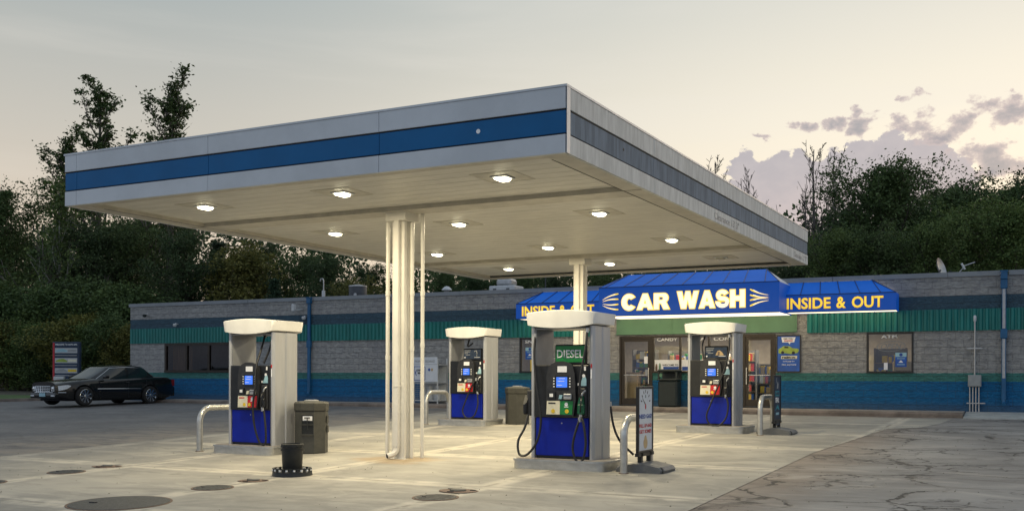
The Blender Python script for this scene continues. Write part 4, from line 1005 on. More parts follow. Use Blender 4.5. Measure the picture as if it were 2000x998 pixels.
    if diesel: 
        t2 = MB(); 
        # second nozzle on the outer left side of the left post
        b = MB(); b.bbox(-.62,-.535,-.30,-.16,.80,1.20,.02); b.build('nozzle_boot','pump_black2',t)
        b = MB(); b.bbox(-.66,-.60,-.36,-.24,.82,1.0,.02); b.prism([(-.34,1.0),(-.24,1.0),(-.2,1.12),(-.27,1.12)],-.655,-.60,'x'); nz = b.build('nozzle','pump_black',t)
        b = MB(); b.tube(crom([(-.63,-.22,1.08),(-.62,-.17,1.16),(-.58,-.15,1.2)],4),.014,8); b.build('spout','galv',nz,smooth=True)
    for h in hoses:
        b = MB(); b.tube(crom(h,8),.019,8); hs = b.build('hose','rubber',t,smooth=True)
        b = MB(); p = Vector(h[0]); b.tube([p+Vector((0,0,.02)),p-Vector((0,0,.05))],.026,8); b.build('hose_fitting','galv',hs,smooth=True)
    # posts
    for sg in (-1,1):
        pl=[(.462,-.33),(.475,-.345),(.505,-.345),(.535,-.30),(.535,-.14),(.525,-.13),(.525,-.02),(.54,.0),(.54,.22),(.53,.30),(.50,.345),(.475,.345),(.462,.33)]
        b = MB(); b.prism([(sg*x,y) for x,y in pl],.156,2.175); p_ = b.build('post','silver',t)
        b = MB(); b.box(sg*.455 if sg<0 else .448, -.448 if sg<0 else .461, -.30,.30,1.60,2.17) if False else b.box(min(sg*.446,sg*.461),max(sg*.446,sg*.461),-.31,.31,1.586,2.172); b.build('post_lining','silver_dark',p_)
    b = MB(); b.box(.5365,.5385,-.29,-.20,1.28,1.58) if False else b.box(.48,.502,-.3485,-.3455,1.38,1.52); b.build('warning_sticker','paper',t)
    b = MB(); b.box(.48,.502,-.3485,-.3455,1.54,1.60); b.build('warning_sticker','red',t)
    # crown
    hx,hy,rc = .60,.455,.10; n=30; vs=[]; fs=[]
    for i in range(n+1):
        u=-1+2*i/n; x=hx*u
        if abs(x) > hx-rc: q=(abs(x)-(hx-rc))/rc; yh=hy-rc+rc*math.sqrt(max(0,1-q*q))
        else: yh=hy
        zt=2.375+.042*(1-u*u); zb=2.205-.058*(1-abs(u)**2.2)
        vs += [(x*.975,-yh+.02,zb),(x,-yh,zt-.012),(x,-yh+.012,zt),(x,yh-.012,zt),(x,yh,zt-.012),(x*.975,yh-.02,zb)]
    for i in range(n):
        for k in range(6): fs.append((i*6+k,(i+1)*6+k,(i+1)*6+(k+1)%6,i*6+(k+1)%6))
    fs += [tuple(range(6)), tuple(range(n*6,n*6+6))]
    b = MB(); b.add(vs,fs); b.build('crown','pump_white',t,smooth=True)
    b = MB(); b.box(-.50,.50,-.32,.32,2.135,2.15); b.build('crown_underside','silver_dark',t)
    if topper:
        b = MB(); b.bbox(-.20,.33,-.17,-.10,1.586,1.90,.02); tp = b.build('topper_frame','pump_black',t)
        if topper == 'diesel':
            b = MB(); b.box(-.18,.31,-.176,-.1705,1.63,1.88); b.build('topper_face','green',tp)
            text('lettering','DIESEL','white_mark',tp,-.16,.29,1.69,1.82,-.1765,.02,.002)
        else:
            b = MB(); b.box(-.175,.305,-.176,-.1705,1.64,1.87); b.build('topper_face','screen_dim',tp)
            b = MB()
            for k,(a,c) in enumerate(((-.16,.02),(-.16,.0),(-.16,-.06),(-.12,.0))): b.box(a,c,-.1785,-.1765,1.84-k*.035,1.852-k*.035)
            b.build('text_line','grey_mark',tp)
            b = MB(); b.lathe([(.018,-.1785),(.018,-.1765)],12,(-.145,1.675),axis='y'); b.box(.12,.28,-.1785,-.1765,1.672,1.682); b.build('print','paper',tp)
            if topper == 'photo':
                b = MB(); b.prism([(.05,1.695),(.24,1.695),(.20,1.76),(.15,1.80),(.10,1.79)],-.1795,-.1765,'y'); b.build('print','tan',tp)
                b = MB(); b.prism([(.10,1.70),(.14,1.70),(.15,1.77),(.10,1.78)],-.1815,-.1797,'y'); b.build('print','rust',tp)
            else:
                b = MB(); b.tube([(.12,-.18,1.82),(.18,-.18,1.84),(.20,-.18,1.78),(.19,-.18,1.71)],.012,6); b.build('print','grey_mark',tp)
    return t
H = .36
pump(-12.82,14.73,'left front pump with red grade panel, beside the olive waste bin and black bucket', cut=.165, hoses=(
    [(.13,-.1,2.14),(.16,-.25,1.85),(.20,-.42,1.55),(.22,-.47,1.2),(.20,-.50,.85),(.24,-.50,.5),(.34,-.48,.22),(.44,-.45,.20),(.45,-.45,.45),(.40,-.44,.78)],
    [(.36,-.15,2.14),(.33,-.2,1.9),(.27,-.3,1.62)]))
pump(-12.82,22.48,'left rear pump with a black advert screen above its console', topper='ad', cut=.165, hoses=(
    [(-.06,-.1,2.14),(-.05,-.2,1.95),(.12,-.25,2.02)],
    [(.30,-.4,1.15),(.20,-.46,.95),(.06,-.50,.6),(-.02,-.5,.36),(.08,-.49,.2),(.28,-.48,.24),(.38,-.46,.5),(.36,-.44,.78)]))
pump(-6.66,14.73,'front diesel pump with green DIESEL sign and two black hoses', diesel=True, topper='diesel', hoses=(
    [(.44,-.38,2.12),(.43,-.42,1.85),(.38,-.46,1.5),(.36,-.48,1.25),(.36,-.47,1.1)],
    [(.35,-.45,.78),(.28,-.50,.5),(.26,-.50,.30),(.33,-.50,.14),(.42,-.49,.17),(.46,-.48,.42),(.42,-.47,.7),(.37,-.44,.80)],
    [(-.43,-.38,2.05),(-.42,-.44,1.75),(-.36,-.50,1.35),(-.29,-.52,1.0),(-.26,-.53,.7),(-.32,-.54,.42),(-.48,-.55,.22),(-.62,-.54,.22),(-.66,-.50,.42),(-.58,-.44,.62),(-.56,-.36,.82)],
    [(.50,.38,1.0),(.55,.40,.65),(.66,.42,.40),(.86,.47,.20)]))
pump(-6.66,22.48,'right rear pump with red grade panel and hanging hose, before the store windows', topper='photo', hoses=(
    [(-.20,-.1,2.14),(-.24,-.2,1.9),(-.18,-.28,1.62)],
    [(.42,-.38,2.12),(.42,-.42,1.8),(.34,-.46,1.4),(.22,-.5,1.05),(.06,-.52,.66),(-.04,-.52,.38),(.03,-.51,.2),(.22,-.5,.17),(.38,-.49,.34),(.42,-.47,.6),(.37,-.44,.80)]))

# ================================================================ guard rails
def rail(x, y, label):
    t = empty('guard_rail', (x,y,G(x,y+.5)), 0, label, 'guard rail', 'bent steel guard rails at the pump islands')
    r=.055; n=8; pts=[(0,0,-.1),(0,0,.5)]
    for k in range(n+1): a=math.pi/2*k/n; pts.append((0,.27-.27*math.cos(a),.53+.27*math.sin(a)))
    for k in range(n+1): a=math.pi/2*k/n; pts.append((0,.83+.27*math.sin(a),.53+.27*math.cos(a)))
    pts += [(0,1.1,.5),(0,1.1,-.1)]
    b = MB(); b.tube(pts,r,14); b.build('bent_pipe','steel',t,smooth=True)
    b = MB(); b.lathe([(.075,-.06),(.075,.006)],14); b.lathe([(.075,-.06),(.075,.03)],14,(0,1.1)); b.build('collar','rust',t,smooth=True)
rail(-14.0,14.35,'steel guard rail left of the front left pump')
rail(-14.0,22.15,'steel guard rail left of the rear left pump, behind the near column')
rail(-5.58,14.22,'steel guard rail between the diesel pump and the NEED GAS sign')
rail(-5.50,21.83,'steel guard rail between the right rear pump and the dark sign')

# ================================================================ waste bins, bucket
def bin_(x, y, label, rz=0):
    t = empty('waste_bin', (x,y,G(x,y)), rz, label, 'waste bin', 'olive waste bins beside the pumps')
    oc = lambda r,z,a0=22.5: [(r*math.cos(R(a0+45*k))/math.cos(R(22.5)), r*math.sin(R(a0+45*k))/math.cos(R(22.5)), z) for k in range(8)]
    b = MB(); lv=[(.265,0),(.275,.03),(.275,.76),(.265,.77)]
    vs=sum([oc(r,z) for r,z in lv],[]); fs=[tuple(range(8))[::-1],tuple(range(24,32))]+[(i*8+k,i*8+(k+1)%8,(i+1)*8+(k+1)%8,(i+1)*8+k) for i in range(3) for k in range(8)]
    b.add(vs,fs); b.build('bin_body','olive_bin',t)
    b = MB(); lv=[(.285,.771),(.29,.79),(.292,.90),(.275,.925),(.12,.945)]
    vs=sum([oc(r,z) for r,z in lv],[]); fs=[tuple(range(8))[::-1],tuple(range(32,40))]+[(i*8+k,i*8+(k+1)%8,(i+1)*8+(k+1)%8,(i+1)*8+k) for i in range(4) for k in range(8)]
    b.add(vs,fs); lid=b.build('bin_lid','olive_bin',t)
    b = MB(); b.lathe([(.13,.946),(.13,.958),(.09,.965)],16); b.build('ash_tray','galv',lid,smooth=True)
    # service box with wiper and towels on the face towards the pumps
    b = MB(); b.box(-.105,.105,-.285,-.276,.36,.71); b.build('service_recess','black_plastic',t)
    b = MB(); b.box(-.12,.12,-.31,-.2965,.70,.73); b.box(-.12,.12,-.315,-.2965,.52,.535); b.box(-.12,.12,-.315,-.2965,.34,.36); b.box(-.12,-.106,-.31,-.2965,.361,.519); b.box(.106,.12,-.31,-.2965,.361,.519); b.box(-.12,-.106,-.31,-.2965,.536,.699); b.box(.106,.12,-.31,-.2965,.536,.699); b.build('service_frame','olive_bin',t)
    b = MB(); b.box(-.085,.085,-.302,-.2965,.60,.68); b.build('paper_towels','paper',t)
    b = MB(); b.tube([(0,-.33,.65),(.01,-.335,.44)],.008,6); b.box(-.05,.05,-.345,-.325,.64,.66); b.build('squeegee','black_plastic',t)
    b = MB(); b.box(.286,.30,-.06,.06,.55,.68); b.box(.286,.305,-.05,.05,.38,.50); b.build('side_holder','olive_bin',t)
bin_(-11.91,14.98,'olive octagonal waste bin beside the front left pump',R(25))
bin_(-11.92,23.12,'olive octagonal waste bin beside the rear left pump',R(92))
x,y=-9.94,12.06
t = empty('black_bucket', (x,y,G(x,y)), 0, 'black upright bucket standing in a notched base ring near the camera', 'bucket')
b = MB(); b.lathe([(.135,.05),(.14,.06),(.158,.42),(.165,.425),(.166,.47),(.155,.475),(.15,.42),(.13,.08)],28); b.build('bucket_body','black_plastic',t,smooth=True)
b = MB()
for k in range(14):
    a=2*math.pi*k/14; b.lathe([(.010,.425),(.010,.44)],4,(.166*math.cos(a),.166*math.sin(a)))
b.lathe([(.171,.375),(.171,.39)],28,cap=False); b.build('bucket_rim','rubber',t)
b = MB(); b.lathe([(.29,.0),(.295,.01),(.285,.065),(.27,.07),(.13,.075),(.12,.055)],28); b.build('base_ring','black_plastic',t,smooth=True)
b = MB()
for k in range(16):
    a=2*math.pi*(k+.5)/16; c,s_=math.cos(a),math.sin(a); w=.019
    P=[(.268*c-w*s_*q,.268*s_+w*c*q) for q in (-1,1)]+[(.285*c+w*s_*q,.285*s_-w*c*q) for q in (-1,1)]
    b.prism(P,.066,.118)
b.lathe([(.283,.112),(.283,.122),(.266,.122),(.266,.112)],28,cap=False); b.build('notched_rim','black_plastic',t)
b = MB()
for k in range(16):
    a=2*math.pi*k/16; c,s_=math.cos(a),math.sin(a); b.lathe([(.014,.0),(.014,.006)],8) if False else b.box(.274*c-.012,.274*c+.012,.274*s_-.012,.274*s_+.012,.082,.106)
b.build('pale_studs','white_mark',t)

# ================================================================ sidewalk signs on wheeled bases
def stand(x, y, label, kind):
    t = empty('forecourt_sign', (x,y,G(x,y)), 0, label, 'sign', 'free-standing signs by the guard rails')
    b = MB()
    prof=[(-.36,.0),(.38,.0),(.40,.05),(.36,.10),(.10,.15),(-.08,.15),(-.32,.10),(-.38,.05)]
    n=len(prof); vs=[]
    for yy,sc_ in ((-.30,.88),(-.24,1),(.24,1),(.30,.88)): vs += [(px_*sc_,yy,pz*(.9 if abs(yy)>.25 else 1)) for px_,pz in prof]
    fs=[tuple(range(n)),tuple(range(3*n,4*n))[::-1]]+[(i*n+k,i*n+(k+1)%n,(i+1)*n+(k+1)%n,(i+1)*n+k) for i in range(3) for k in range(n)]
    b.add(vs,fs); base=b.build('base','grey_plastic',t)
    b = MB()
    for yy in (-.27,.22): b.lathe([(.05,yy),(.055,yy+.01),(.055,yy+.04),(.05,yy+.05)],14,(.33,.045),axis='y')
    b.build('wheel','black_plastic',base,smooth=True)
    b = MB(); b.box(-.03,.03,-.22,-.15,.13,.30); b.box(-.03,.03,.15,.22,.13,.30); b.build('spring_leg','black_plastic',t)
    hw=.315; z0_,z1_=.29,1.27; b = MB(); e=.035
    b.bbox(-.022,.022,-hw,hw,z1_-e,z1_,.004); b.bbox(-.022,.022,-hw,hw,z0_,z0_+e,.004); b.box(-.021,.021,-hw,-hw+e,z0_+e,z1_-e); b.box(-.021,.021,hw-e,hw,z0_+e,z1_-e); b.box(-.03,.03,-hw-.012,hw+.012,z0_-.05,z0_-.001)
    b.build('sign_frame','black_frame',t)
    b = MB(); b.box(-.012,.012,-hw+e,hw-e,z0_+e,z1_-e); b.build('sign_face','sign_white' if kind=='gas' else 'poster_dark',t)
    X=.0125
    def P(poly, m, nm, d=.0015): b = MB(); b.prism(poly,X,X+d,'x'); return b.build(nm,m,t)
    if kind=='gas':
        for k in range(7):
            a=math.pi*(.06+.88*k/6); r0,r1=.155,.20
            c,s_=math.cos(a),math.sin(a); w=.010; cy,cz=0,1.02
            P([(cy+r0*c-w*s_,cz+r0*s_+w*c),(cy+r1*c-w*s_,cz+r1*s_+w*c),(cy+r1*c+w*s_,cz+r1*s_-w*c),(cy+r0*c+w*s_,cz+r0*s_-w*c)],'black_frame','gauge_mark')
        P([(-.016,.99),(-.15,1.11),(-.005,1.015)],'black_frame','needle')
        P([(.022*math.cos(a*.5236)+0,.97+.04*math.sin(a*.5236)) for a in range(12)],'sign_red','needle_hub',.003)
        P([(-.012,1.10),(.012,1.10),(.014,1.14),(-.01,1.15)],'green_nozzle','pump_mark')
        text('lettering','NEED GAS?','sign_navy',t,-.26,.26,.795,.86,X,.035,.002,face='+x')
        text('lettering','PULL UP AND','sign_red',t,-.26,.26,.66,.715,X,.03,.002,face='+x')
        text('lettering','GET SOME!','sign_red',t,-.25,.24,.575,.63,X,.03,.002,face='+x')
        P([(.085*math.cos(a*math.pi/12)*(1 if math.sin(a*math.pi/12)<.3 else .75),.43+(.085 if math.sin(a*math.pi/12)<0 else .115)*math.sin(a*math.pi/12)) for a in range(24)],'tan','printed_drop')
    else:
        P([(-.12,1.10),(-.07,1.22),(-.04,1.22),(-.09,1.10)],'grey_mark','printed_streak')
        P([(-.05,.98),(.08,.98),(.10,1.08),(.03,1.13),(-.02,1.08)],'grey_mark','printed_shape')
        P([(-.18,.82),(.18,.82),(.18,.93),(-.18,.93)],'teal_print','printed_band')
        text('lettering','SHINE','poster_dark',t,-.16,.16,.84,.91,X+.0016,.03,.0015,face='+x')
        text('lettering','SEAL','white_mark',t,-.16,.16,.68,.79,X,.04,.002,face='+x')
        P([(-.20,.50),(-.05,.60),(.05,.64),(.20,.52),(.10,.53),(.0,.57)],'teal_print','printed_shape')
        P([(-.12,.42),(.15,.42),(.15,.47),(-.12,.47)],'light_blue','printed_band')
        b = MB(); b.box(-.024,.024,-.22,.2,.20,.245); b.build('fringe','poster_dark',t)
stand(-5.42,14.66,'white gauge sign reading NEED GAS? PULL UP AND GET SOME! beside the diesel pump','gas')
stand(-5.28,22.36,'narrow dark blue and teal sign beside the right rear pump','dark')

# ================================================================ tank covers in the concrete
def cover(x, y, r, m, label, cat='tank cover'):
    ny=Vector((-GX,-GY,1)).normalized()
    t = empty('tank_cover', (x,y,G(x,y)+.012), 0, label, cat, 'round steel tank covers set in the concrete')
    t.rotation_euler = Vector((0,0,1)).rotation_difference(ny).to_euler()
    b = MB(); b.lathe([(r,.0),(r,.008),(r*.985,.010)],40); b.build('cover_plate',m,t)
    b = MB(); b.lathe([(r+.03,.0),(r+.03,.006),(r+.006,.006),(r+.006,.0)],40,cap=False); b.build('frame_ring','rust',t)
    if r < .5:
        b = MB()
        for k in range(5):
            q=(k-2)*r*.36; L=math.sqrt(max(0,(r*.85)**2-q*q)); b.box(-L,L,q-.012,q+.012,.0105,.014)
        b.build('tread_bars',m,t)
    b = MB(); b.box(-r*.55,-r*.40,-r*.30,-r*.22,.0105,.02); b.build('lift_handle','black_gap',t)
cover(-9.97,8.90,.58,'iron','largest round tank cover at the lower left of the photo')
cover(-13.40,10.94,.25,'iron','dark round cover at far left, nearest the left rail')
cover(-9.97,10.46,.25,'iron','dark round cover in front of the black bucket')
cover(-6.75,10.90,.26,'iron','ribbed round cover in front of the diesel pump, left of centre')
cover(-13.35,9.55,.25,'iron','dark round cover cut by the left edge of the photo')
def scar(x, y, r, label):
    t = empty('broken_cover', (x,y,G(x,y)+.012), 0, label, 'access cover', 'small rusty access covers')
    rr_=random.Random(int(x*10)); b = MB()
    b.prism([(r*(1+.18*rr_.random())*math.cos(k*math.pi/8),r*.9*(1+.18*rr_.random())*math.sin(k*math.pi/8)) for k in range(16)],0,.006); b.build('patch','rust',t)
    b = MB(); b.lathe([(r*.45,.0065),(r*.45,.018),(r*.40,.02)],18); b.build('cap','iron',t)
    b = MB(); 
    for k in range(3): a=k*2.1+.5; b.box(r*.8*math.cos(a)-.04,r*.8*math.cos(a)+.04,r*.8*math.sin(a)-.015,r*.8*math.sin(a)+.015,.0065,.015)
    b.build('hole','black_gap',t)
scar(-13.47,11.77,.21,'rusty access cover just behind the left dark cover')
scar(-10.0,11.29,.20,'rusty access cover in front and left of the black bucket')
scar(-6.81,11.55,.24,'chipped access cover behind the ribbed cover near the diesel pump')

# ================================================================ wash menu board behind the car
bx_,by_=-40.4,33.0
t = empty('menu_board', (bx_,by_,.62), R(28), 'tall blue wash menu board with three picture bars, behind the black car', 'menu board')
b = MB(); b.bbox(-.62,.62,-.12,.12,.0,2.50,.02); b.build('board_body','poster_dark',t)
b = MB(); b.box(-.60,-.52,-.128,-.1205,.55,2.45); b.box(-.60,.60,-.128,-.1205,.5,.55); b.build('side_colour','sign_red',t)
text('lettering','WELCOME TO AUTO SPA','paper',t,-.5,.52,2.33,2.41,-.121,.03,.002)
for z,ma,mb in ((1.98,'light_blue','grey_mark'),(1.52,'poster_green','cream_sticker'),(1.06,'grey_mark','yellow')):
    b = MB(); b.box(-.5,.52,-.13,-.121,z,z+.23); fr=b.build('menu_bar','silver',t)
    b = MB(); b.prism([(-.47,z+.05),(.05,z+.04),(.08,z+.10),(-.1,z+.20),(-.3,z+.18),(-.46,z+.11)],-.135,-.1305,'y'); b.build('printed_car',ma,fr)
    b = MB(); b.box(.10,.49,-.134,-.1305,z+.06,z+.17); b.build('printed_label',mb,fr)
    b = MB(); b.box(-.5,.5,-.126,-.1205,z-.13,z-.09); b.build('text_line','grey_mark',t)
b = MB(); b.bbox(-.50,-.02,-.30,-.121,.40,.90,.02); b.build('pay_terminal','white_metal',t)
b = MB(); b.bbox(.04,.5,-.2,-.121,.30,.72,.02); b.build('lower_cabinet','tan',t)

# ================================================================ black sedan
def sedan(x, y, rz, s=1.0):
    t = empty('black_sedan', (x,y,G(x,y)+.02), rz, 'black four-door sedan with chrome grille parked at the left end of the store', 'car')
    # local: +x forward, y left; length 5.27
    L=5.22; xf,xr=2.60,-2.62; WB0,WB1=1.60,-1.34; RW=.345
    def hw(x):    # half width in plan
        u=(x-xr)/(xf-xr); e=.955
        w=.93
        if x>1.5: w-= .27*((x-1.5)/1.1)**2.4
        if x<-1.9: w-= .13*((-1.9-x)/.72)**2
        return w
    def ztop(x):  # bonnet / boot line
        P=[(-2.62,.82),(-2.55,.97),(-2.4,1.015),(-1.7,1.03),(-1.0,1.02),(0,.98),(.9,.965),(1.2,.95),(1.7,.905),(2.2,.835),(2.45,.775),(2.56,.735),(2.60,.69)]
        for (a,za),(c,zc) in zip(P,P[1:]):
            if a<=x<=c: return za+(zc-za)*(x-a)/(c-a)
        return P[0][1]
    def zbot(x):
        z=.20 if abs(x)<2.2 else .22+.10*((abs(x)-2.2)/.4)
        for c in (WB0,WB1):
            d=abs(x-c)
            if d<.40: z=max(z,.33+math.sqrt(.40**2-d*d)*1.0*.93)
        return z
    xs=[xr+(xf-xr)*i/150 for i in range(151)]; n=0; vs=[]; prof=None
    for x_ in xs:
        w=hw(x_); zt=ztop(x_); zb=min(zbot(x_), zt-.1); sh=zt-.07
        ring=[(0,zb),(w*.90,zb),(w*.975,zb+.05*(1 if zb<.3 else .3)),(w,max(zb+.06,.50)),(w*.995,max(zb+.07,.62)),(w*.985,max(zb+.075,.74)),(w*.965,max(sh-.02,zb+.08)),(w*.92,zt-.035),(w*.80,zt+.004),(w*.4,zt+.028),(0,zt+.034)]
        full=[(a,z) for a,z in ring]+[(-a,z) for a,z in ring[-2:0:-1]]
        n=len(full); vs+=[(x_,a,z) for a,z in full]
    fs=[tuple(range(n)),tuple(range(len(vs)-n,len(vs)))[::-1]]+[(i*n+k,i*n+(k+1)%n,(i+1)*n+(k+1)%n,(i+1)*n+k) for i in range(150) for k in range(n)]
    b=MB(); b.add(vs,fs); body=b.build('body','car_paint',t,smooth=True)
    # greenhouse
    zb,zt=.935,1.455
    def gh(u, ang):  # u height 0..1, ang 0..1 round the plan, returns point; a rounded rectangle
        f=1.30-.98*u; r=-2.08+.74*u; w=.83-.17*u**1.3
        z=zb-.03+(zt-zb+.03)*u
        cx_=(f+r)/2; hx_=(f-r)/2; a=2*math.pi*ang
        c,s_=math.cos(a),math.sin(a); p=5.
        k=(abs(c)**p+abs(s_)**p)**(-1/p)
        bow=.05*(1-(s_*k)**2)*(1 if c>0 else -1)
        X_=cx_+hx_*c*k+bow; z-=u*u*.06*((X_+.50)/.85)**2
        return Vector((X_, w*s_*k, z))
    NA,NU=96,12; vs=[]
    for j in range(NU+1):
        for k in range(NA): vs.append(gh(j/NU,k/NA))
    base=len(vs); 
    for q,dz in ((.86,.035),(.6,.062),(.3,.075)):
        for k in range(NA):
            p=gh(1,k/NA); c=Vector((-.51,0,p.z)); d=p-c; X_=c.x+d.x*q; vs.append(Vector((X_,c.y+d.y*q,zt+dz*.5-.06*((X_+.50)/.85)**2)))
    vs.append(Vector((-.51,0,zt+.05)))
    R_=NU+3; fs=[(j*NA+k,j*NA+(k+1)%NA,(j+1)*NA+(k+1)%NA,(j+1)*NA+k) for j in range(R_) for k in range(NA)]
    glass=[]; paint=[]
    for j in range(R_):
        for k in range(NA):
            f=fs[j*NA+k]; a=(k+.5)/NA; side=None
            x_=vs[f[0]].x; s_=math.sin(2*math.pi*a); c_=math.cos(2*math.pi*a)
            if j>=NU-1: paint.append(f); continue
            if j<1: paint.append(f); continue
            aa=min(abs(a-.25),abs(a-.75))   # along side
            if abs(s_)<.60: glass.append(f)    # windscreen and rear window
            elif abs(s_)<.72: paint.append(f)  # corner pillars
            else:
                u=(j+.5)/NU
                if -.40<x_<-.30 or (c_<0 and x_< -1.62+.42*u): paint.append(f)
                else: glass.append(f)
    fan=[((NU+3)*NA+k,(NU+3)*NA+(k+1)%NA,len(vs)-1) for k in range(NA)]
    b=MB(); b.add(vs,paint+fan); b.build('roof','car_paint',t,smooth=True,fixn=True)
    b=MB(); b.add([v*1.0 for v in vs],glass); b.build('window_glass','car_glass',t,smooth=True,fixn=True)
    # chrome window surround (visible side y>0 and the other)
    for sg in (1,-1):
        pts=[]
        for u in [i/8 for i in range(9)]: p=gh(.05+.85*u,.128); pts.append((p.x,sg*(abs(p.y)+.006),p.z))
        for k in range(12): p=gh(.90,.13+.235*k/11); pts.append((p.x,sg*(abs(p.y)+.008),p.z))
        for u in [i/6 for i in range(7)]: p=gh(.90-.82*u,.372); pts.append((p.x,sg*(abs(p.y)+.006),p.z))
        for k in range(12): p=gh(.06,.372-.244*k/11); pts.append((p.x,sg*(abs(p.y)+.008),p.z))
        b=MB(); b.tube(pts,.011,5); b.build('window_trim','chrome',t,smooth=True)
        b=MB(); 
        pts=[(x_,sg*(hw(x_)+.004),.60) for x_ in (1.05,.5,0,-.5,-.9)]; b.tube(pts,.016,6); b.build('side_moulding','chrome',t,smooth=True)
        b=MB(); b.bbox(.62,.80,min(sg*.87,sg*1.06),max(sg*.87,sg*1.06),.98,1.10,.03); b.build('wing_mirror','car_paint',t,smooth=True)
        for xd in (.0-.28,-1.12): b=MB(); b.tube([(xd-.1,sg*(hw(xd)+.012),.84),(xd+.1,sg*(hw(xd)+.012),.84)],.014,6); b.build('door_handle','car_paint',t,smooth=True)
        for xd in (.95,-.33,-1.18):
            b=MB(); b.box(xd-.004,xd+.004,min(sg*(hw(xd)-.02),sg*(hw(xd)+.001)),max(sg*(hw(xd)-.02),sg*(hw(xd)+.001)),.28,.92); b.build('door_gap','black_gap',t)
        # lights
        y0_=.44; b=MB(); 
        path=[(2.13,hw(2.13)+.008),(2.25,hw(2.25)+.012),(2.38,hw(2.38)+.014),(2.49,hw(2.49)+.012),(2.575,hw(2.6)-.02),(2.615,.56),(2.622,.46)]
        lows=[.69,.61,.57,.545,.53,.525,.525]; ups=[.725,.745,.732,.715,.70,.69,.685]
        vs_=[]
        for (xx,yy),lz,uz in zip(path,lows,ups): vs_+=[(xx,sg*yy,lz),(xx,sg*yy,uz),(xx-.06,sg*(yy-.05),lz),(xx-.06,sg*(yy-.05),uz)]
        fs_=[]
        for i in range(len(path)-1):
            a=i*4; fs_+=[(a,a+4,a+5,a+1),(a+2,a+3,a+7,a+6),(a+1,a+5,a+7,a+3),(a,a+2,a+6,a+4)]
        b.add(vs_,fs_+[(0,1,3,2),(24,26,27,25)])
        hl=b.build('headlight','headlight',t,smooth=True)
        b=MB(); b.lathe([(.05,2.61),(.06,2.622),(.045,2.628)],14,(sg*.53,.605),axis='x'); b.build('lamp_bowl','chrome',hl,smooth=True)
        b=MB(); b.box(2.50,2.648,min(sg*.46,sg*.66),max(sg*.46,sg*.66),.34,.385); b.build('fog_lamp','headlight',t)
        b=MB(); b.box(-2.645,-2.50,min(sg*.62,sg*.82),max(sg*.62,sg*.82),.70,.95); b.build('tail_lamp','tail_red',t)
        b=MB(); b.box(-2.66,-2.46,min(sg*.60,sg*.80),max(sg*.60,sg*.80),.955,.968); b.build('tail_trim','chrome',t)
        # wheels
        for xc in (WB0,WB1):
            yo=sg*.885
            b=MB(); b.lathe([(.20,-.11),(.30,-.115),(.335,-.10),(RW,-.07),(RW,.07),(.335,.10),(.30,.115),(.245,.11),(.235,.06),(.235,-.06)],40,axis='y'); w_=b.build('wheel','tyre',t,(xc,yo,RW),smooth=True)
            b=MB(); q=sg*.095
            b.lathe([(.235,q-sg*.03),(.247,q+sg*.02),(.238,q+sg*.024),(.222,q-sg*.03)],40,axis='y',cap=False)
            for k in range(9):
                a=2*math.pi*k/9; c,s_=math.cos(a),math.sin(a); r0,r1=.045,.232; w0,w1=.014,.026
                P_=[(r0*c-w0*s_,r0*s_+w0*c),(r1*c-w1*s_,r1*s_+w1*c),(r1*c+w1*s_,r1*s_-w1*c),(r0*c+w0*s_,r0*s_-w0*c)]
                b.prism(P_,q-sg*.02,q+sg*.008,'y')
            b.lathe([(.06,q-sg*.02),(.055,q+sg*.02),(.03,q+sg*.025)],20,axis='y'); b.build('rim','chrome',w_,smooth=False)
            b=MB(); b.lathe([(.22,q-sg*.05),(.22,q-sg*.045)],30,axis='y'); b.build('brake_disc','hvac',w_)
    # grille, bumper, plate
    b=MB(); g0,g1,h0,h1=-.42,.42,.47,.70
    def fx(y_,z_): return 2.628-.02*(y_/.5)**2
    for k in range(7):
        y_=g0+(g1-g0)*k/6; sk=.82+.18*0; b.tube([(fx(y_*.86,h0),y_*.86,h0),(fx(y_,h1),y_,h1)],.012,5)
    for k in range(5):
        z_=h0+(h1-h0)*k/4; q=.86+.14*k/4; b.tube([(fx(y_*q,z_),y_*q,z_) for y_ in (-.40,-.2,0,.2,.40)],.011,5)
    b.build('grille','chrome',t,smooth=True)
    b=MB(); b.box(2.50,2.612,-.40,.40,.47,.69); b.build('grille_back','black_gap',t)
    b=MB(); b.tube([(2.30,-.84,.475),(2.50,-.72,.475),(2.635,-.40,.475),(2.65,0,.475),(2.635,.40,.475),(2.50,.72,.475),(2.30,.84,.475)],.014,6); b.build('bumper_trim','chrome',t,smooth=True)
    b=MB(); b.bbox(2.44,2.64,-.70,.70,.27,.46,.03); b.build('front_bumper','car_paint',t,smooth=True)
    b=MB(); b.bbox(-2.70,-2.45,-.80,.80,.30,.66,.04); b.build('rear_bumper','car_paint',t,smooth=True)
    b=MB(); b.box(2.642,2.655,-.16,.16,.33,.455); b.build('number_plate','light_blue',t)
    b=MB(); b.box(-2.3,2.2,-.72,.72,.17,.30); b.build('underbody','black_gap',t)
    b=MB(); b.prism([(-1.25,1.42),(-1.10,1.45),(-1.24,1.52)],-.015,.015,'y'); b.build('aerial','car_paint',t)
    t.scale=(s,s,s); return t
sedan(-30.75,26.75,R(-92.3),.965)
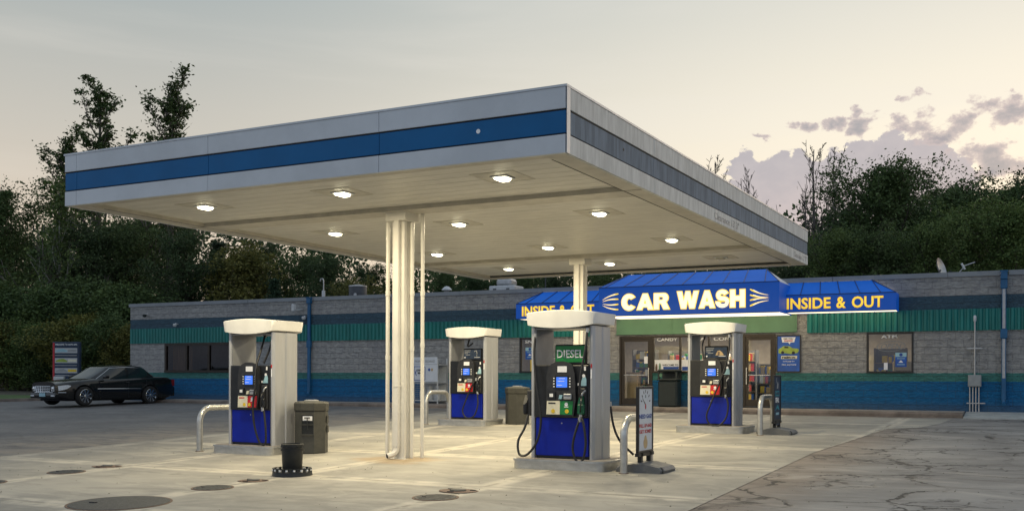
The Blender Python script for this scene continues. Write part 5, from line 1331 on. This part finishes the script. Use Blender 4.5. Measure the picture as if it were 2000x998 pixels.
# ================================================================ trees
import numpy as np
def skeleton(rs, H, kind):
    """limbs as (points, radii); tips = leaf cluster centres"""
    limbs=[]; tips=[]
    lean=Vector((rs.uniform(-.05,.05),rs.uniform(-.05,.05),0))
    N=10; tr=[]
    for i in range(N+1):
        u=i/N; tr.append(Vector((lean.x*H*u+.12*math.sin(u*5+rs.random())*u, lean.y*H*u+.1*math.sin(u*4)*u, H*u*.97)))
    r0=H*.011+.03
    limbs.append((tr,[r0*(1-.88*i/N) for i in range(N+1)]))
    def at(u):
        k=min(int(u*N),N-1); f=u*N-k; return tr[k].lerp(tr[k+1],f)
    P=dict(poplar=(.16,30,.26,50,.10), broad=(.22,30,.36,38,.14), bare=(.34,15,.30,48,.0), birch=(.30,26,.22,55,.08), bush=(.05,22,.55,35,.1))[kind]
    n=P[1]
    for i in range(n):
        u=P[0]+(1-P[0])*((i+rs.random()*.7)/n)
        if kind=='broad': env=math.sin(math.pi*min(1,(u-P[0])/(1-P[0])*.88+.14))**.6
        elif kind=='poplar': env=(.25+.9*(1-(u-P[0])/(1-P[0]))**.8)*(.55+.6*rs.random())
        elif kind=='bush': env=math.sin(math.pi*min(1,u*.85+.15))**.5
        else: env=max(.18,1-(u-P[0])/(1-P[0])*.8)
        L=H*P[2]*env*(.75+.5*rs.random()); a=i*2.399+rs.random()*.8; up=R(P[3]+rs.uniform(-14,14)+ (18*u if kind!='broad' else 30*(u-.4)))
        d=Vector((math.cos(a)*math.cos(up),math.sin(a)*math.cos(up),math.sin(up)))
        p=at(u); pts=[p]; q=p.copy()
        for k in range(5):
            d=(d+Vector((rs.uniform(-.18,.18),rs.uniform(-.18,.18),.09+rs.uniform(-.1,.1)))).normalized(); q=q+d*L/5; pts.append(q.copy())
        rb=max(.012,r0*(1-.85*u)*.45); limbs.append((pts,[rb*(1-.8*k/5) for k in range(6)]))
        for k in range(1,6):
            for _ in range(1 if kind=='bare' else 2):
                dd=Vector((rs.gauss(0,1),rs.gauss(0,1),rs.gauss(.35,.7))).normalized()
                if kind in ('bare','birch','poplar'): dd=(dd*.6+d*.8+Vector((0,0,.25))).normalized()
                l=L*rs.uniform(.18,.42); e=pts[k]+dd*l
                m=pts[k]+dd*l*.5+Vector((0,0,.03*l)); limbs.append(([pts[k],m,e],[rb*.35,rb*.22,.006]))
                if kind=='bare':
                    for _ in range(3):
                        d3=(dd+Vector((rs.gauss(0,.5),rs.gauss(0,.5),rs.gauss(.2,.4)))).normalized(); s0=pts[k].lerp(e,rs.uniform(.3,.95)); limbs.append(([s0,s0+d3*l*.7],[.012,.005]))
                tips.append(e); tips.append(m)
            tips.append(pts[k])
    return limbs,tips
def leaf_mesh(name, rs, tips, per, spread, size, m, flat=.75, drop=.10):
    n=len(tips)*per; c=np.array([tuple(t) for t in tips]).repeat(per,0)
    rg=np.random.RandomState(rs.randrange(1<<30))
    # each cluster gets its own density and offset
    keep=np.repeat(rg.rand(len(tips))>drop,per); cs=np.repeat(.55+1.1*rg.rand(len(tips)),per)[:,None]; c=c+rg.normal(0,1,(n,3))*spread*cs*np.array([1,1,flat]); c=c[keep]; n=len(c)
    a=rg.normal(0,1,(n,3)); a/=np.linalg.norm(a,axis=1)[:,None]; b=rg.normal(0,1,(n,3)); b-=a*(a*b).sum(1)[:,None]; b/=np.linalg.norm(b,axis=1)[:,None]
    s=(size*(.6+.8*rg.rand(n)))[:,None]
    v=np.empty((n,4,3)); v[:,0]=c-a*s; v[:,1]=c+b*s*.55; v[:,2]=c+a*s; v[:,3]=c-b*s*.55
    v=v.reshape(-1,3); v[:,2]=np.maximum(v[:,2],.02)
    me=bpy.data.meshes.new(name); me.vertices.add(4*n); me.vertices.foreach_set('co',v.ravel()); me.loops.add(4*n); me.loops.foreach_set('vertex_index',np.arange(4*n)); me.polygons.add(n); me.polygons.foreach_set('loop_start',np.arange(0,4*n,4))
    me.update(calc_edges=True); me.materials.append(M[m]); return me
def limb_mesh(name, limbs, m, seg=5):
    b=MB()
    for p,r in limbs: b.tube(p,.1,seg if max(r)>.03 else 3,rs=r)
    me=bpy.data.meshes.new(name); me.from_pydata([tuple(v) for v in b.v],[],b.f); me.update(); me.materials.append(M[m]); me.polygons.foreach_set('use_smooth',[True]*len(me.polygons)); return me
PROTO={}
def proto(key, seed, H, kind, leafm, per, spread, size, barkm='bark', drop=.12):
    rs=random.Random(seed); limbs,tips=skeleton(rs,H,kind)
    if kind=='bare': limbs=[(p,[max(q*1.3,.013) for q in r]) for p,r in limbs]
    if kind=='poplar': limbs=[(p,[max(q*1.2,.018) for q in r]) for p,r in limbs]
    tr=limb_mesh('trunk',limbs,barkm); cr=leaf_mesh('crown',rs,tips,per,spread,size,leafm,drop=drop) if per else None
    PROTO[key]=(tr,cr,H)
def conifer(key, seed, H, m):
    rs=random.Random(seed); rg=np.random.RandomState(seed); limbs=[([Vector((0,0,0)),Vector((0,0,H))],[H*.012+.03,.01])]; tips=[]
    z=.6
    while z<H-.2:
        Rr=(H-z)*.24+.15
        for k in range(9):
            a=rs.random()*6.28; L=Rr*rs.uniform(.75,1.1); e=Vector((L*math.cos(a),L*math.sin(a),z-L*.22)); limbs.append(([Vector((0,0,z)),e],[.03,.008]))
            for q in (.25,.45,.62,.78,.9,1.): tips.append(Vector((0,0,z)).lerp(e,q))
        z+=.34
    tr=limb_mesh('trunk',limbs,'bark'); cr=leaf_mesh('crown',rs,tips,9,.15,.11,m,.5); PROTO[key]=(tr,cr,H)
proto('aspen1',11,18.8,'poplar','leaf',36,.125,.085,'grey_bark',.60)
proto('aspen2',23,18.,'poplar','leaf',36,.125,.085,'grey_bark',.60)
proto('broad1',31,12.,'broad','leaf',48,.24,.075,drop=.28)
proto('broad2',37,12.,'broad','leaf_light',48,.24,.075,drop=.28)
proto('broad3',43,12.,'broad','leaf_dark',48,.24,.075,drop=.28)
proto('autumn',47,8.,'broad','leaf_autumn',26,.22,.085,drop=.25)
proto('birch',53,14.,'birch','leaf_light',6,.28,.11,'birch_bark')
proto('bare1',61,12.,'bare','leaf',0,0,0,'grey_bark')
proto('bare2',67,12.,'bare','leaf',0,0,0,'grey_bark')
proto('bush1',71,3.2,'bush','leaf',50,.17,.05,drop=.2)
proto('bush2',73,3.2,'bush','leaf_light',50,.17,.05,drop=.2)
proto('bush3',79,3.2,'bush','leaf_autumn',50,.17,.05,drop=.2)
conifer('spruce',83,11.,'needle')
tr_rnd=random.Random(99)
def ray_xy(u, dist_y):   # helper used only to list planting spots: photo column -> position at that depth
    l=(u-1000)/FPX; x=-math.sin(YAW)+l*math.cos(YAW); y=math.cos(YAW)+l*math.sin(YAW); return x*dist_y/y, dist_y
def tree(key, name, x, y, h, label, cat='tree', group=None, wide=1.):
    tr,cr,H=PROTO[key]; s=h/H
    t=empty(name,(x,y,G(x,y)-.05),tr_rnd.random()*6.28,label,cat,group); t.scale=(s*wide,s*wide,s)
    for nm,me in (('trunk',tr),('crown',cr)):
        if me is None: continue
        o=bpy.data.objects.new(nm,me); COL.objects.link(o); o.parent=t
    return t
GL='trees left of and behind the store'; GR='trees behind the store at the right'
tree('aspen1','aspen_tree',*ray_xy(196,46),18.6,'tallest thin aspen rising over the left end of the canopy','tree',GL,1.35)
tree('aspen2','aspen_tree',*ray_xy(118,45),15.6,'leaning aspen just left of the tallest one, beside the canopy corner','tree',GL,1.5)
tree('aspen2','aspen_tree',*ray_xy(322,46),18.3,'aspen standing alone above the canopy edge, right of the tall pair','tree',GL,1.3)
tree('birch','birch_tree',*ray_xy(122,40),11.5,'pale barked birch whose trunk shows below the left canopy corner','tree',GL)
def h_for(v,y,u=None): 
    x,_=ray_xy(u,y); d=-x*math.sin(YAW)+y*math.cos(YAW); return (1.5+(738.9-v)*d/FPX-G(x,y))*(.87 if u<1560 else .94)
spec=[('broad1',-15,44,325,'broadleaf tree at the left edge of the photo'),('broad3',45,50,440,'dark broadleaf tree second from the left edge'),
('broad2',85,54,440,'lighter tree seen between the left aspens and the edge'),('broad3',165,41,420,'dark tree directly behind the menu board'),
('broad1',235,43,405,'broadleaf tree above the left end of the store'),('broad1',300,47,395,'broadleaf tree behind the left store windows'),
('broad3',350,42,430,'dark tree under the left part of the canopy edge'),('spruce',425,44,430,'dark spruce behind the store left of the left downpipe'),
('autumn',470,43,470,'yellowing tree between the spruce and the blue downpipe'),('broad3',520,52,455,'dark distant tree behind the yellowing tree'),
('spruce',535,42,512,'small spruce behind the left blue downpipe'),('broad1',585,46,470,'broadleaf tree right of the small spruce'),
('broad3',640,44,485,'dark tree left of the round air conditioner'),('autumn',690,42,535,'low yellow-green tree by the round air conditioner'),
('broad3',735,60,500,'thin-topped dark tree beyond the near column'),('broad1',860,47,500,'tree seen between the near column and the rooftop unit'),
('broad3',930,44,515,'dark tree left of the pale rooftop unit'),('broad1',1010,46,510,'tree behind the pale rooftop unit'),
('broad3',1090,45,515,'dark tree beside the far canopy column'),('broad2',1180,47,500,'tree behind the middle awning, left part'),
('broad1',1300,48,470,'tree hidden low behind the canopy and the middle awning'),('broad3',1420,48,450,'dark tree behind the right canopy corner'),
('broad3',1545,46,490,'dark tree just right of the canopy corner'),('broad1',1600,50,470,'tree beneath the bare trees at the right'),
('broad3',1675,52,405,'left shoulder of the big tree group at the right'),('broad1',1722,48,312,'largest leafy tree at the right, right of the bare trees'),
('broad3',1765,50,340,'tree against the right flank of the largest leafy tree'),('broad1',1830,56,350,'open-topped tree in the middle of the right group'),
('broad2',1880,47,395,'paler tree lower in front of the right group'),('broad3',1900,58,355,'dark tree far back above the paler tree'),
('broad1',1960,60,345,'loose-topped tree near the right edge of the photo'),('broad2',1975,46,390,'paler tree low at the right edge of the photo'),
('broad3',2040,58,335,'tree cut by the right edge of the photo'),('broad2',1800,43,430,'light green tree just above the satellite dish'),
('broad1',1730,42,440,'low tree between the right awning and the satellite dish'),('broad2',1620,42,450,'low tree above the right awning')]
for k,u,y,v,lab in spec:
    x,_=ray_xy(u,y); h=h_for(v,y,u)
    tree(k,{'spruce':'spruce_tree','autumn':'autumn_tree'}.get(k,'broadleaf_tree'),x,y,h,lab,'tree',GR if u>1200 else GL,1.15 if k!='spruce' else 1.)
for u,y,v,lab in ((1395,55,290,'bare tree whose twigs rise behind the canopy edge'),(1440,57,330,'lower bare tree right of the first, behind the canopy edge'),(1590,52,298,'tall bare tree just left of the leafy group at the right'),(1640,54,318,'bare tree touching the left side of the largest leafy tree'),(1570,50,395,'shorter bare tree next to the canopy corner'),(205,41,530,'grey dead tree in front of the wood, left of the store')):
    x,_=ray_xy(u,y); tree('bare1' if u%20 else 'bare2','bare_tree',x,y,h_for(v,y,u)*1.12,lab,'tree','leafless trees',.9)
# undergrowth left of the store, each bush its own
i=0
where=['at the left edge','beside the left edge','left of the menu board','behind the menu board','right of the menu board','behind the black car roof','near the left store corner','at the left store corner']
for u in (-20,15,55,95,140,180,220,258):
    for y,hh,key in ((36.5,2.9,('bush1','bush2','bush3')[i%3]),(39.5,4.6,('bush2','bush1','bush1')[i%3])):
        x,_=ray_xy(u,y); w_=where[(-20,15,55,95,140,180,220,258).index(u)]
        tree(key,'bush',x,y,hh+tr_rnd.uniform(-.3,.5),f'{"low front" if y<38 else "taller rear"} bush {w_} of the wood','bush','bushes along the wood',1.25); i+=1
# the deep wood behind, one mass
rg=random.Random(5); tips=[]
for i in range(3000):
    u=rg.uniform(-150,2150); y=rg.uniform(60,82); x,_=ray_xy(u,y); 
    top=h_for((415 if u<480 else 405 if u<700 else 500 if u<715 else 545 if u<800 else 480 if u<1560 else 410)+10*math.sin(u*.03),y,u)/.87
    tips.append(Vector((x,y,G(x,y)+rg.uniform(0,1)**.8*top*.93)))
me=leaf_mesh('far_wood',rg,tips,26,.7,.2,'leaf_dark'); o=bpy.data.objects.new('far_wood',me); COL.objects.link(o); tag(o,'dense dark wood closing the view far behind the store','wood',kind='stuff')
# loose trees beside the picture, so that the wood carries on
for u,y,h in ((-220,44,10),(-340,48,11),(2330,52,9),(2450,56,10)):
    x,_=ray_xy(u,y); tree('broad1','broadleaf_tree',x,y,h,'broadleaf tree beyond the '+('left' if u<0 else 'right')+' edge of the photo','tree','trees outside the frame')
# small stuff on the ground
lr=random.Random(12); b=MB()
for i in range(700):
    if lr.random()<.5: x,y=lr.uniform(-20,-4),lr.uniform(7.5,20)
    else: x,y=lr.uniform(-4,4),lr.uniform(9,26)
    s_=lr.uniform(.004,.012); z=G(x,y)+.013; a=lr.random()*3
    b.add([(x-s_,y,z),(x,y-s_,z),(x+s_,y,z),(x,y+s_*1.3,z),(x,y,z+s_*.8)],[(0,1,4),(1,2,4),(2,3,4),(3,0,4)])
tag(b.build('gravel_grit','dirt'),'fine dark grit scattered over the concrete and asphalt','grit',kind='stuff')
